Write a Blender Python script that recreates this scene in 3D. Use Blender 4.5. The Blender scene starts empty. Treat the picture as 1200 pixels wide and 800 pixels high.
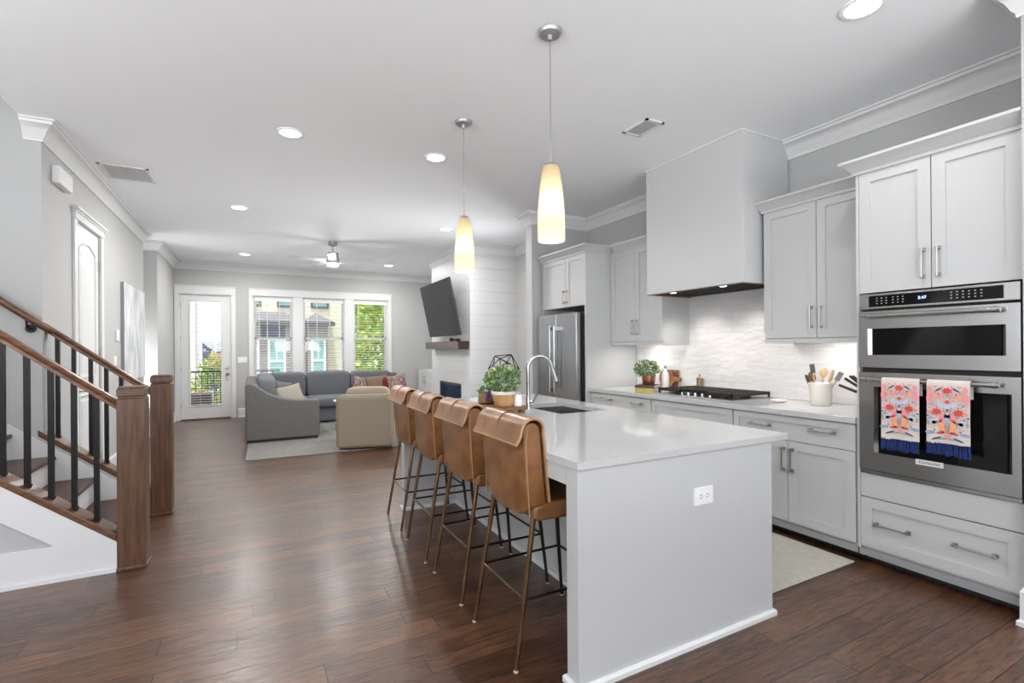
import bpy, bmesh, math, random
from mathutils import Vector, Matrix
random.seed(11)
S = bpy.context.scene
COL = S.collection
PI = math.pi
# ------------------------------------------------------------------ camera
cam_d = bpy.data.cameras.new('camera'); cam = bpy.data.objects.new('camera', cam_d); COL.objects.link(cam)
YAW, ROLL, FPX, HY, CAMZ = math.radians(27.953), math.radians(-0.4173), 575.83, 407.63, 1.37
_f = Vector((math.sin(YAW), math.cos(YAW), 0)); _r = Vector((math.cos(YAW), -math.sin(YAW), 0)); _u = Vector((0, 0, 1))
_R = _r * math.cos(ROLL) + _u * math.sin(ROLL); _U = _u * math.cos(ROLL) - _r * math.sin(ROLL)
M = Matrix((_R, _U, -_f)).transposed().to_4x4(); M.translation = (0, 0, CAMZ)
cam.matrix_world = M
cam_d.sensor_width = 36; cam_d.lens = FPX / 1200 * 36; cam_d.shift_y = (HY - 400) / 1200
cam_d.clip_start = .02; cam_d.clip_end = 300
S.camera = cam
# ------------------------------------------------------------------ view, world, lights
S.view_settings.view_transform = 'Standard'; S.view_settings.look = 'None'
S.view_settings.gamma = 1; S.view_settings.exposure = 0.49; S.view_settings.use_curve_mapping = False
S.cycles.max_bounces = 10; S.cycles.diffuse_bounces = 6; S.cycles.glossy_bounces = 4
S.cycles.transparent_max_bounces = 24; S.cycles.transmission_bounces = 6
S.cycles.use_denoising = True; S.cycles.sample_clamp_indirect = 6; S.cycles.caustics_reflective = False; S.cycles.caustics_refractive = False
W = bpy.data.worlds.new('world'); S.world = W; W.use_nodes = True
_bg = W.node_tree.nodes['Background']; _bg.inputs[0].default_value = (.86, .93, 1, 1); _bg.inputs[1].default_value = 1.1

def light(name, kind, loc, energy, color=(1, 1, 1), aim=None, **kw):
    d = bpy.data.lights.new(name, kind); d.energy = energy; d.color = color
    for k, v in kw.items(): setattr(d, k, v)
    o = bpy.data.objects.new(name, d); COL.objects.link(o); o.location = loc
    if aim is not None: o.rotation_euler = Vector(aim).to_track_quat('-Z', 'Y').to_euler()
    return o
light('sun', 'SUN', (0, 30, 20), 3.6, (1, .96, .9), aim=(.12, .22, -1), angle=.02)
# added area fills: unseen back and dining windows, alcove, stair shaft; daylight at the side door
UP = 5.0  # tips the added fills upward to brighten the ceiling
light('fill_back', 'AREA', (-1.6, -3.30, 1.55), 325, (.965, .985, 1), aim=(0.1, 1, UP), shape='RECTANGLE', size=3.6, size_y=2.5)
light('fill_back_side', 'AREA', (2.0, -3.30, 1.55), 165, (.965, .985, 1), aim=(0, 1, UP), shape='RECTANGLE', size=2.0, size_y=2.5)
light('fill_dining', 'AREA', (-4.30, .6, 1.55), 225, (.965, .985, 1), aim=(1, .1, UP), shape='RECTANGLE', size=4.4, size_y=2.5)
light('daylight_side_door', 'AREA', (4.23, 6.51, 1.4), 27, (.98, .99, 1), aim=(-1, 0, .22), shape='RECTANGLE', size=.8, size_y=2.0, spread=math.radians(95))
light('fill_alcove', 'AREA', (-2.18, 9.26, 1.35), 34, (.98, .99, 1), aim=(1, 0, .8), shape='RECTANGLE', size=.56, size_y=2.3)
light('fill_stair_shaft', 'AREA', (-3.0, 4.4, 5.5), 4, (1, 1, 1), aim=(.2, 0, -1), shape='RECTANGLE', size=2.0, size_y=.8)

# ------------------------------------------------------------------ materials
def mat(name, col, rough=.5, metal=0, noise=0, nscale=8, bump=0, bscale=40, emit=None, estr=0, spec=None, coat=0, stretch=None, col2=None, alpha=None):
    m = bpy.data.materials.new(name); m.use_nodes = True
    nt = m.node_tree; b = nt.nodes['Principled BSDF']
    c4 = (*col, 1)
    b.inputs['Base Color'].default_value = c4; b.inputs['Roughness'].default_value = rough; b.inputs['Metallic'].default_value = metal
    if spec is not None: b.inputs['Specular IOR Level'].default_value = spec
    if coat: b.inputs['Coat Weight'].default_value = coat; b.inputs['Coat Roughness'].default_value = .08
    if emit: b.inputs['Emission Color'].default_value = (*emit, 1); b.inputs['Emission Strength'].default_value = estr
    tc = nt.nodes.new('ShaderNodeTexCoord'); mp = nt.nodes.new('ShaderNodeMapping'); nt.links.new(tc.outputs['Object'], mp.inputs[0])
    if stretch: mp.inputs['Scale'].default_value = stretch
    if noise or col2:
        n = nt.nodes.new('ShaderNodeTexNoise'); n.inputs['Scale'].default_value = nscale; n.inputs['Detail'].default_value = 5
        nt.links.new(mp.outputs[0], n.inputs['Vector'])
        r = nt.nodes.new('ShaderNodeValToRGB'); r.color_ramp.elements[0].position = .32; r.color_ramp.elements[1].position = .68
        if col2 is None: col2 = tuple(max(0, c * (1 - noise)) for c in col)
        r.color_ramp.elements[0].color = (*col2, 1); r.color_ramp.elements[1].color = c4
        nt.links.new(n.outputs['Fac'], r.inputs[0]); nt.links.new(r.outputs[0], b.inputs['Base Color'])
    if bump:
        n2 = nt.nodes.new('ShaderNodeTexNoise'); n2.inputs['Scale'].default_value = bscale; n2.inputs['Detail'].default_value = 3
        nt.links.new(mp.outputs[0], n2.inputs['Vector'])
        bp = nt.nodes.new('ShaderNodeBump'); bp.inputs['Strength'].default_value = bump; bp.inputs['Distance'].default_value = .01
        nt.links.new(n2.outputs['Fac'], bp.inputs['Height']); nt.links.new(bp.outputs[0], b.inputs['Normal'])
    return m

def N(nt, t, **kw):
    n = nt.nodes.new('ShaderNode' + t)
    for k, v in kw.items():
        if k in n.inputs: n.inputs[k].default_value = v
        else: setattr(n, k, v)
    return n
def math_(nt, op, a, b=None):
    n = nt.nodes.new('ShaderNodeMath'); n.operation = op
    for i, v in enumerate((a, b)):
        if v is None: continue
        if isinstance(v, (int, float)): n.inputs[i].default_value = v
        else: nt.links.new(v, n.inputs[i])
    return n.outputs[0]

def wood_floor():
    m = bpy.data.materials.new('oak_floor'); m.use_nodes = True; nt = m.node_tree; L = nt.links; b = nt.nodes['Principled BSDF']
    tc = N(nt, 'TexCoord'); sx = N(nt, 'SeparateXYZ'); L.new(tc.outputs['Object'], sx.inputs[0])
    X, Y = sx.outputs[0], sx.outputs[1]
    row = math_(nt, 'FLOOR', math_(nt, 'DIVIDE', Y, .142))
    wn = N(nt, 'TexWhiteNoise', noise_dimensions='1D'); L.new(row, wn.inputs['W'])
    xo = math_(nt, 'ADD', X, math_(nt, 'MULTIPLY', wn.outputs['Value'], 3.0))
    colm = math_(nt, 'FLOOR', math_(nt, 'DIVIDE', xo, 1.05))
    cx = N(nt, 'CombineXYZ'); L.new(row, cx.inputs[0]); L.new(colm, cx.inputs[1])
    pw = N(nt, 'TexWhiteNoise', noise_dimensions='2D'); L.new(cx.outputs[0], pw.inputs['Vector'])
    fy = math_(nt, 'FRACT', math_(nt, 'DIVIDE', Y, .142)); fx = math_(nt, 'FRACT', math_(nt, 'DIVIDE', xo, 1.05))
    seam = math_(nt, 'MAXIMUM', math_(nt, 'LESS_THAN', fy, .040), math_(nt, 'LESS_THAN', fx, .006))
    # grain, stretched along the boards and shifted for each board
    gv = N(nt, 'CombineXYZ'); L.new(math_(nt, 'MULTIPLY', X, 2.6), gv.inputs[0]); L.new(math_(nt, 'MULTIPLY', Y, 19), gv.inputs[1]); L.new(math_(nt, 'MULTIPLY', pw.outputs['Value'], 37), gv.inputs[2])
    g = N(nt, 'TexNoise', Scale=1.6, Detail=9, Roughness=.68, Distortion=.8); L.new(gv.outputs[0], g.inputs['Vector'])
    gr = N(nt, 'ValToRGB'); L.new(g.outputs['Fac'], gr.inputs[0])
    e = gr.color_ramp.elements; e[0].position = .36; e[0].color = (.056, .0235, .0110, 1); e[1].position = .66; e[1].color = (.135, .062, .032, 1)
    k = e.new(.47); k.color = (.088, .039, .0195, 1)
    # short dark pores and hand-scraped marks lying along the grain
    fv = N(nt, 'CombineXYZ'); L.new(math_(nt, 'MULTIPLY', X, 5.5), fv.inputs[0]); L.new(math_(nt, 'MULTIPLY', Y, 62), fv.inputs[1]); L.new(math_(nt, 'MULTIPLY', pw.outputs['Value'], 91), fv.inputs[2])
    fl = N(nt, 'TexNoise', Scale=1.5, Detail=3, Roughness=.6, Distortion=.4); L.new(fv.outputs[0], fl.inputs['Vector'])
    fr = N(nt, 'ValToRGB'); L.new(fl.outputs['Fac'], fr.inputs[0]); fr.color_ramp.elements[0].position = .38; fr.color_ramp.elements[0].color = (.50, .47, .45, 1); fr.color_ramp.elements[1].position = .50; fr.color_ramp.elements[1].color = (1, 1, 1, 1)
    gm = N(nt, 'Mix', data_type='RGBA', blend_type='MULTIPLY'); gm.inputs[0].default_value = 1; L.new(gr.outputs[0], gm.inputs[6]); L.new(fr.outputs[0], gm.inputs[7])
    mx = N(nt, 'Mix', data_type='RGBA', blend_type='MULTIPLY'); mx.inputs[0].default_value = 1.0
    pr = N(nt, 'ValToRGB'); L.new(pw.outputs['Value'], pr.inputs[0]); pr.color_ramp.elements[0].color = (.58, .54, .52, 1); pr.color_ramp.elements[1].color = (1.32, 1.30, 1.28, 1)
    L.new(gm.outputs[2], mx.inputs[6]); L.new(pr.outputs[0], mx.inputs[7])
    mx2 = N(nt, 'Mix', data_type='RGBA'); L.new(seam, mx2.inputs[0]); L.new(mx.outputs[2], mx2.inputs[6]); mx2.inputs[7].default_value = (.010, .005, .003, 1)
    L.new(mx2.outputs[2], b.inputs['Base Color'])
    rr = N(nt, 'MapRange'); L.new(g.outputs['Fac'], rr.inputs[0]); rr.inputs[3].default_value = .40; rr.inputs[4].default_value = .24
    L.new(rr.outputs[0], b.inputs['Roughness'])
    sc = N(nt, 'TexNoise', Scale=2.0, Detail=2); sv = N(nt, 'CombineXYZ'); L.new(math_(nt, 'MULTIPLY', X, 3), sv.inputs[0]); L.new(math_(nt, 'MULTIPLY', Y, 6), sv.inputs[1]); L.new(sv.outputs[0], sc.inputs['Vector'])
    hh = math_(nt, 'ADD', math_(nt, 'MULTIPLY', fr.outputs[0], .45), math_(nt, 'ADD', math_(nt, 'MULTIPLY', sc.outputs['Fac'], 1.2), math_(nt, 'MULTIPLY', seam, -1.0)))
    bp = N(nt, 'Bump', Strength=.38, Distance=.006); L.new(hh, bp.inputs['Height']); L.new(bp.outputs[0], b.inputs['Normal'])
    b.inputs['Coat Weight'].default_value = .36; b.inputs['Coat Roughness'].default_value = .24; L.new(bp.outputs[0], b.inputs['Coat Normal'])
    return m

def tile_mat():
    m = bpy.data.materials.new('handmade_tile'); m.use_nodes = True; nt = m.node_tree; L = nt.links; b = nt.nodes['Principled BSDF']
    tc = N(nt, 'TexCoord'); sx = N(nt, 'SeparateXYZ'); L.new(tc.outputs['Object'], sx.inputs[0])
    cv = N(nt, 'CombineXYZ'); L.new(sx.outputs[1], cv.inputs[0]); L.new(sx.outputs[2], cv.inputs[1])
    br = N(nt, 'TexBrick'); L.new(cv.outputs[0], br.inputs['Vector'])
    br.inputs['Scale'].default_value = 1; br.inputs['Brick Width'].default_value = .30; br.inputs['Row Height'].default_value = .068
    br.inputs['Mortar Size'].default_value = .0022; br.inputs['Mortar Smooth'].default_value = .3
    br.inputs['Color1'].default_value = (.66, .645, .64, 1); br.inputs['Color2'].default_value = (.60, .585, .58, 1); br.inputs['Mortar'].default_value = (.55, .54, .535, 1)
    L.new(br.outputs[0], b.inputs['Base Color']); b.inputs['Roughness'].default_value = .16
    n = N(nt, 'TexNoise', Scale=14, Detail=2); sv = N(nt, 'Mapping'); sv.inputs['Scale'].default_value = (1, .55, 1.6); L.new(tc.outputs['Object'], sv.inputs[0]); L.new(sv.outputs[0], n.inputs['Vector'])
    h = math_(nt, 'SUBTRACT', n.outputs['Fac'], math_(nt, 'MULTIPLY', br.outputs['Fac'], .6))
    bp = N(nt, 'Bump', Strength=.35, Distance=.02); L.new(h, bp.inputs['Height']); L.new(bp.outputs[0], b.inputs['Normal'])
    return m

def lined_mat(name, col, axis, pitch, gap, dark, rough=.5, off=0.0):   # boards (shiplap, siding) with shadow gaps at a pitch
    m = bpy.data.materials.new(name); m.use_nodes = True; nt = m.node_tree; L = nt.links; b = nt.nodes['Principled BSDF']
    tc = N(nt, 'TexCoord'); sx = N(nt, 'SeparateXYZ'); L.new(tc.outputs['Object'], sx.inputs[0])
    f = math_(nt, 'FRACT', math_(nt, 'DIVIDE', math_(nt, 'ADD', sx.outputs[axis], off), pitch))
    s = math_(nt, 'LESS_THAN', f, gap)
    mx = N(nt, 'Mix', data_type='RGBA'); L.new(s, mx.inputs[0]); mx.inputs[6].default_value = (*col, 1); mx.inputs[7].default_value = (*dark, 1)
    L.new(mx.outputs[2], b.inputs['Base Color']); b.inputs['Roughness'].default_value = rough
    bp = N(nt, 'Bump', Strength=.6, Distance=.01); L.new(math_(nt, 'SUBTRACT', 1, s), bp.inputs['Height']); L.new(bp.outputs[0], b.inputs['Normal'])
    return m

def weave_mat(name, c1, c2, scale, rough=.95, diag=False):
    m = bpy.data.materials.new(name); m.use_nodes = True; nt = m.node_tree; L = nt.links; b = nt.nodes['Principled BSDF']
    tc = N(nt, 'TexCoord'); mp = N(nt, 'Mapping'); L.new(tc.outputs['Object'], mp.inputs[0])
    w1 = N(nt, 'TexWave', Scale=scale, Distortion=.6, Detail=1); w1.bands_direction = 'DIAGONAL' if diag else 'X'
    w2 = N(nt, 'TexWave', Scale=scale * (1 if diag else .8), Distortion=.6, Detail=1); w2.bands_direction = 'DIAGONAL' if diag else 'Z'
    mp2 = N(nt, 'Mapping'); L.new(tc.outputs['Object'], mp2.inputs[0])
    if diag: mp2.inputs['Scale'].default_value = (-1, 1, 1)
    L.new(mp.outputs[0], w1.inputs['Vector']); L.new(mp2.outputs[0], w2.inputs['Vector'])
    nz = N(nt, 'TexNoise', Scale=60, Detail=3); L.new(tc.outputs['Object'], nz.inputs['Vector'])
    f = math_(nt, 'ADD', math_(nt, 'MULTIPLY', math_(nt, 'MAXIMUM' if diag else 'MULTIPLY', w1.outputs['Fac'], w2.outputs['Fac']), .7), math_(nt, 'MULTIPLY', nz.outputs['Fac'], .4))
    mx = N(nt, 'Mix', data_type='RGBA'); L.new(f, mx.inputs[0]); mx.inputs[6].default_value = (*c2, 1); mx.inputs[7].default_value = (*c1, 1)
    L.new(mx.outputs[2], b.inputs['Base Color']); b.inputs['Roughness'].default_value = rough; b.inputs['Specular IOR Level'].default_value = .15
    bp = N(nt, 'Bump', Strength=.5, Distance=.01); L.new(f, bp.inputs['Height']); L.new(bp.outputs[0], b.inputs['Normal'])
    return m

def glass_mat(name, tint=(1, 1, 1), refl=.025):
    m = bpy.data.materials.new(name); m.use_nodes = True; nt = m.node_tree; nt.nodes.clear(); L = nt.links
    o = N(nt, 'OutputMaterial'); t = N(nt, 'BsdfTransparent'); t.inputs[0].default_value = (*tint, 1)
    g = N(nt, 'BsdfGlossy'); g.inputs['Roughness'].default_value = .02; mix = N(nt, 'MixShader'); mix.inputs[0].default_value = refl
    L.new(t.outputs[0], mix.inputs[1]); L.new(g.outputs[0], mix.inputs[2]); L.new(mix.outputs[0], o.inputs[0])
    return m

MT = dict(
    wall=mat('wall_paint', (.45, .45, .447), .6, bump=.04, bscale=180),
    ceil=mat('ceiling_paint', (.905, .925, .95), .7),
    white=mat('trim_paint', (.69, .69, .69), .38),
    cab=mat('cabinet_paint', (.505, .507, .508), .34),
    hood=mat('hood_paint', (.545, .548, .552), .32),
    toe=mat('toe_kick_shaded', (.30, .305, .315), .5),  # white toe board, greyed to put its shade into the colour
    quartz=mat('quartz', (.50, .50, .503), .09, noise=.03, nscale=3),
    floor=wood_floor(), tile=tile_mat(),
    ship=lined_mat('shiplap', (.60, .60, .60), 2, .195, .016, (.36, .36, .37), .45, .02),
    stain=mat('stained_oak', (.135, .062, .032), .38, nscale=5, stretch=(9, 9, .9), col2=(.060, .025, .012), bump=.05, bscale=20),
    stainx=mat('stained_oak_rail', (.17, .078, .036), .30, nscale=5, stretch=(.8, 9, 9), col2=(.075, .03, .014)),
    tread=mat('stair_tread_oak', (.085, .045, .028), .4, nscale=5, stretch=(9, .8, 9), col2=(.045, .022, .013)),
    iron=mat('black_iron', (.012, .012, .013), .42, .6),
    leather=mat('tan_leather', (.265, .120, .044), .30, nscale=9, col2=(.135, .056, .021), bump=.12, bscale=120),
    leather_d=mat('tan_leather_piping', (.36, .20, .10), .45),
    bronze=mat('antique_bronze', (.26, .155, .080), .28, 1, nscale=10, noise=.45), bronze_shade=mat('bronze_shaded', (.055, .040, .030), .3, .9),  # second bronze is the same metal darkened for shade under the counter
    cap=mat('foot_glide', (.55, .42, .3), .4),
    steel=mat('brushed_steel', (.43, .425, .42), .27, 1, bump=.02, bscale=60, stretch=(1, .1, 12)),
    steelv=mat('brushed_steel_door', (.36, .365, .375), .24, 1, bump=.02, bscale=60, stretch=(12, 12, .15)),
    chrome=mat('satin_chrome', (.45, .45, .45), .2, 1),
    nickel=mat('champagne_nickel', (.43, .40, .36), .32, 1),
    black=mat('black_gloss', (.005, .005, .005), .08, spec=.3),
    blackm=mat('black_matte', (.012, .012, .013), .6),
    cast=mat('cast_iron', (.014, .013, .013), .55),
    screen=mat('tv_screen', (.010, .011, .012), .35, spec=.15),
    led=mat('display_blue', (.02, .03, .1), .3, emit=(.35, .55, 1), estr=2.5),
    legend=mat('panel_legend', (.28, .28, .28), .5),
    lens=mat('lamp_lens', (1, 1, 1), .4, emit=(1, .985, .96), estr=9),
    frost=mat('lit_lens', (.9, .9, .9), .4, emit=(1, .97, .9), estr=2.2),
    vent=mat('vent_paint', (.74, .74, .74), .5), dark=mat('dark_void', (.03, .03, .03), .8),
    plate=mat('plastic_white', (.80, .80, .79), .35),
    hide=mat('sofa_linen', (.165, .160, .150), .95, noise=.25, nscale=90, bump=.25, bscale=160, spec=.15),
    hidec=mat('sofa_cushion_linen', (.16, .168, .182), .95, noise=.22, nscale=80, bump=.25, bscale=160, spec=.15),
    waffle=weave_mat('waffle_slipcover', (.36, .305, .24), (.235, .192, .147), 16, diag=True),
    rug=mat('living_rug_wool', (.215, .208, .196), .97, noise=.18, nscale=12, bump=.3, bscale=150, spec=.1),
    krug=mat('kitchen_rug_wool', (.52, .50, .44), .97, nscale=22, col2=(.42, .395, .335), stretch=(5, 1, 1), bump=.3, bscale=140, spec=.1),
    beige=mat('pillow_beige', (.28, .265, .215), .95, noise=.12, nscale=40, spec=.1),
    greyp=mat('pillow_grey', (.14, .14, .142), .95, noise=.2, nscale=40, spec=.1),
    brownp=weave_mat('pillow_brown', (.26, .185, .135), (.16, .105, .075), 12),
    pattp=mat('pillow_patterned', (.40, .335, .30), .95, nscale=26, col2=(.12, .035, .04), spec=.1),
    rustp=mat('pillow_rust', (.15, .034, .022), .95, noise=.3, nscale=30, spec=.1),
    walnut=mat('walnut', (.20, .085, .030), .42, nscale=6, stretch=(1, 8, 8), col2=(.12, .048, .018)),
    acacia=mat('acacia', (.27, .125, .05), .42, nscale=6, stretch=(8, 1.2, 8), col2=(.15, .062, .024)),
    mantel=mat('rough_mantel', (.060, .034, .028), .16, nscale=6, stretch=(9, 1, 9), col2=(.05, .025, .022), bump=.2, bscale=15),
    copper=mat('copper', (.62, .28, .16), .32, 1, noise=.3, nscale=5),
    brass=mat('aged_brass', (.50, .36, .22), .35, 1, noise=.3, nscale=14),
    terra=mat('weathered_terracotta', (.62, .37, .17), .75, nscale=9, col2=(.38, .19, .07)),
    lime=mat('whitewash', (.72, .69, .66), .8, noise=.15, nscale=30),
    soil=mat('soil', (.03, .02, .013), .95),
    leaf=mat('leaf_green', (.16, .27, .075), .5, nscale=25, col2=(.07, .15, .04)),
    leafy=mat('leaf_pale', (.50, .58, .28), .5, nscale=25, col2=(.16, .27, .07)),
    leafd=mat('leaf_sage', (.19, .28, .15), .5, nscale=25, col2=(.08, .15, .07)),
    basket=mat('woven_brown', (.25, .16, .07), .8, noise=.4, nscale=40), purple=mat('dried_flower', (.36, .13, .42), .8, noise=.4, nscale=30),
    ceram=mat('cream_ceramic', (.72, .69, .64), .35), bottle=mat('white_enamel', (.80, .79, .77), .25),
    cork=mat('grey_stopper', (.25, .25, .25), .5),
    mustard=mat('book_mustard', (.55, .44, .10), .6, noise=.25, nscale=30), plum=mat('book_plum', (.10, .05, .045), .6), pages=mat('book_pages', (.80, .77, .72), .8),
    spoon=mat('pale_wood', (.44, .29, .15), .5, noise=.2, nscale=12), spat=mat('dark_silicone', (.03, .03, .032), .5), spat2=mat('stone_silicone', (.16, .15, .13), .5),
    towel=mat('towel_cotton', (.64, .575, .525), .95, spec=.1), t_red=mat('print_red', (.62, .07, .05), .9), t_orange=mat('print_orange', (.80, .33, .17), .9),
    t_pink=mat('print_pink', (.80, .28, .32), .9), t_blue=mat('print_blue', (.28, .33, .46), .9), t_sage=mat('print_sage', (.25, .36, .32), .9), t_ink=mat('print_navy', (.05, .06, .14), .9), t_lilac=mat('print_lilac', (.55, .55, .70), .9),
    tassel=mat('tassel_blue', (.007, .026, .15), .9, noise=.6, nscale=60),
    shade=None, canvas=mat('abstract_paint', (.74, .74, .75), .7, nscale=3.2, stretch=(1, 2.4, .9), col2=(.42, .44, .47), bump=.1, bscale=30), canvase=mat('canvas_edge', (.25, .25, .26), .7),
    fire=mat('fireplace_glass', (.012, .026, .060), .10), teal=mat('teal_art', (.25, .46, .47), .6, noise=.2, nscale=5),
    fanw=mat('fan_blade_grey', (.50, .50, .51), .45), fanm=mat('fan_nickel', (.42, .42, .43), .4, .7),
    glass=glass_mat('window_glass'), blind=mat('blind_white', (.82, .82, .82), .5),
    siding=lined_mat('cream_siding', (.90, .85, .68), 2, .16, .10, (.62, .58, .45), .6), siding2=lined_mat('grey_siding', (.70, .70, .74), 2, .16, .10, (.5, .5, .54), .6),
    brick=mat('grey_brick', (.36, .34, .335), .85, noise=.3, nscale=14), slate=mat('slate_roof', (.20, .19, .21), .8, noise=.3, nscale=12),
    tealw=mat('teal_window_glass', (.28, .50, .50), .3, spec=.1), navyw=mat('navy_window_glass', (.07, .09, .16), .3, spec=.1), frame_d=mat('dark_window_frame', (.08, .085, .09), .5), bwhite=mat('exterior_white', (.85, .85, .84), .6),
    bark=mat('bark', (.10, .07, .045), .9), tree1=mat('tree_leaf', (.34, .52, .07), .6, nscale=3, col2=(.13, .26, .03), spec=.15), tree2=mat('tree_leaf_yellow', (.66, .72, .12), .6, nscale=3, col2=(.36, .48, .06), spec=.15),
    asphalt=mat('concrete_ground', (.62, .61, .59), .9), carp=mat('car_navy', (.06, .08, .13), .2, coat=.5), tyre=mat('tyre', (.015, .015, .015), .7), deck=mat('deck_boards', (.30, .27, .24), .8), planter=mat('planter_charcoal', (.055, .05, .06), .7), clay=mat('clay_flowers', (.70, .40, .28), .8, noise=.3, nscale=30),
)

def shade_mat():
    m = bpy.data.materials.new('ribbed_shade'); m.use_nodes = True; nt = m.node_tree; nt.nodes.clear(); L = nt.links
    o = N(nt, 'OutputMaterial'); d = N(nt, 'BsdfDiffuse'); t = N(nt, 'BsdfTranslucent'); mix = N(nt, 'MixShader'); mix.inputs[0].default_value = .6
    d.inputs[0].default_value = (.62, .52, .37, 1); t.inputs[0].default_value = (.85, .74, .54, 1)
    L.new(d.outputs[0], mix.inputs[1]); L.new(t.outputs[0], mix.inputs[2]); L.new(mix.outputs[0], o.inputs[0])
    return m
MT['shade'] = shade_mat()
LOC = {}
class MB:
    """collects shapes in world coordinates and links them as one mesh object"""
    def __init__(s): s.bm = bmesh.new(); s.mi = 0
    def face(s, vs):
        try: f = s.bm.faces.new(vs)
        except ValueError: return None
        f.material_index = s.mi; return f
    def v(s, *c): return s.bm.verts.new(c if len(c) == 3 else c[0])
    def box(s, x0, x1, y0, y1, z0, z1):
        if x0 > x1: x0, x1 = x1, x0
        if y0 > y1: y0, y1 = y1, y0
        if z0 > z1: z0, z1 = z1, z0
        p = [s.v(x, y, z) for z in (z0, z1) for x, y in ((x0, y0), (x1, y0), (x1, y1), (x0, y1))]
        for q in ((3, 2, 1, 0), (4, 5, 6, 7), (0, 1, 5, 4), (1, 2, 6, 5), (2, 3, 7, 6), (3, 0, 4, 7)): s.face([p[i] for i in q])
        return s
    def obox(s, c, size, rot):   # rot: Matrix 3x3
        c = Vector(c); p = []
        for z in (-.5, .5):
            for x, y in ((-.5, -.5), (.5, -.5), (.5, .5), (-.5, .5)): p.append(s.v(c + rot @ Vector((x * size[0], y * size[1], z * size[2]))))
        for q in ((3, 2, 1, 0), (4, 5, 6, 7), (0, 1, 5, 4), (1, 2, 6, 5), (2, 3, 7, 6), (3, 0, 4, 7)): s.face([p[i] for i in q])
        return s
    def tube(s, pts, r, n=10, caps=True, r1=None):
        pts = [Vector(p) for p in pts]; rings = []; k = len(pts); up = None
        for i, p in enumerate(pts):
            d = (pts[min(i + 1, k - 1)] - pts[max(i - 1, 0)]).normalized()
            if up is None: up = d.orthogonal().normalized()
            else: up = (up - d * up.dot(d)).normalized()
            w = d.cross(up); rr = r if r1 is None else r + (r1 - r) * i / (k - 1)
            rings.append([s.v(p + (up * math.cos(2 * PI * j / n) + w * math.sin(2 * PI * j / n)) * rr) for j in range(n)])
        for a, b in zip(rings, rings[1:]):
            for j in range(n): s.face([a[j], a[(j + 1) % n], b[(j + 1) % n], b[j]])
        if caps: s.face(rings[0][::-1]); s.face(rings[-1])
        return s
    def lathe(s, prof, c=(0, 0), n=28, closed=False):
        rings = [[s.v(c[0] + r * math.cos(2 * PI * j / n), c[1] + r * math.sin(2 * PI * j / n), z) for j in range(n)] for r, z in prof]
        for a, b in zip(rings, rings[1:]):
            for j in range(n): s.face([a[j], a[(j + 1) % n], b[(j + 1) % n], b[j]])
        s.face(rings[0][::-1]); s.face(rings[-1])
        return s
    def prism(s, poly, ax, a0, a1):
        if ax == 'x': f = lambda p, a: (a, p[0], p[1])
        elif ax == 'y': f = lambda p, a: (p[0], a, p[1])
        else: f = lambda p, a: (p[0], p[1], a)
        A = [s.v(f(p, a0)) for p in poly]; B = [s.v(f(p, a1)) for p in poly]
        s.face(A[::-1]); s.face(B)
        for i in range(len(poly)): j = (i + 1) % len(poly); s.face([A[i], A[j], B[j], B[i]])
        return s
    def sq(s, c, r, e1=.4, e2=.4, rot=None, nu=20, nv=12):   # rounded cushion (superellipsoid)
        sg = lambda x, e: math.copysign(abs(x) ** e, x); c = Vector(c); rows = []
        for i in range(nv + 1):
            t = -PI / 2 + PI * i / nv; row = []
            for j in range(nu):
                u = 2 * PI * j / nu + PI / nu
                p = Vector((r[0] * sg(math.cos(t), e1) * sg(math.cos(u), e2), r[1] * sg(math.cos(t), e1) * sg(math.sin(u), e2), r[2] * sg(math.sin(t), e1)))
                row.append(c + (rot @ p if rot else p))
            rows.append(row)
        R = [[s.v(p) for p in row] for row in rows[1:-1]]; b = s.v(rows[0][0]); t_ = s.v(rows[-1][0])
        for a, q in zip(R, R[1:]):
            for j in range(nu): s.face([a[j], a[(j + 1) % nu], q[(j + 1) % nu], q[j]])
        for j in range(nu): s.face([b, R[0][(j + 1) % nu], R[0][j]]); s.face([t_, R[-1][j], R[-1][(j + 1) % nu]])
        return s
    def pillow(s, c, w, h, t, rot, n=10):
        c = Vector(c)
        for sg in (1, -1):
            g = []
            for i in range(n + 1):
                for j in range(n + 1):
                    u, v = -1 + 2 * i / n, -1 + 2 * j / n
                    k = 1 - .10 * (1 - v * v) * abs(u) ** 3; l = 1 - .10 * (1 - u * u) * abs(v) ** 3
                    z = t / 2 * max(0, (1 - u ** 4) * (1 - v ** 4)) ** .55
                    g.append(s.v(c + rot @ Vector((u * w / 2 * k, v * h / 2 * l, sg * z))))
            for i in range(n):
                for j in range(n):
                    q = [g[i * (n + 1) + j], g[(i + 1) * (n + 1) + j], g[(i + 1) * (n + 1) + j + 1], g[i * (n + 1) + j + 1]]
                    s.face(q if sg > 0 else q[::-1])
        bmesh.ops.remove_doubles(s.bm, verts=s.bm.verts, dist=.0004)
        return s
    def strip(s, path, t, ax, a0, a1):       # a sheet of thickness t following a path, extruded along an axis
        P = [Vector(p) for p in path]; L, R = [], []
        for i, p in enumerate(P):
            d = (P[min(i + 1, len(P) - 1)] - P[max(i - 1, 0)]).normalized(); n = Vector((-d.y, d.x)) * t / 2
            L.append(tuple(p + n)); R.append(tuple(p - n))
        f = (lambda p, a: (a, p[0], p[1])) if ax == 'x' else (lambda p, a: (p[0], a, p[1]))
        rows = [[s.v(f(p, a)) for p in Q] for Q in (L, R) for a in (a0, a1)]
        l0, l1, r0, r1 = rows
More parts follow.
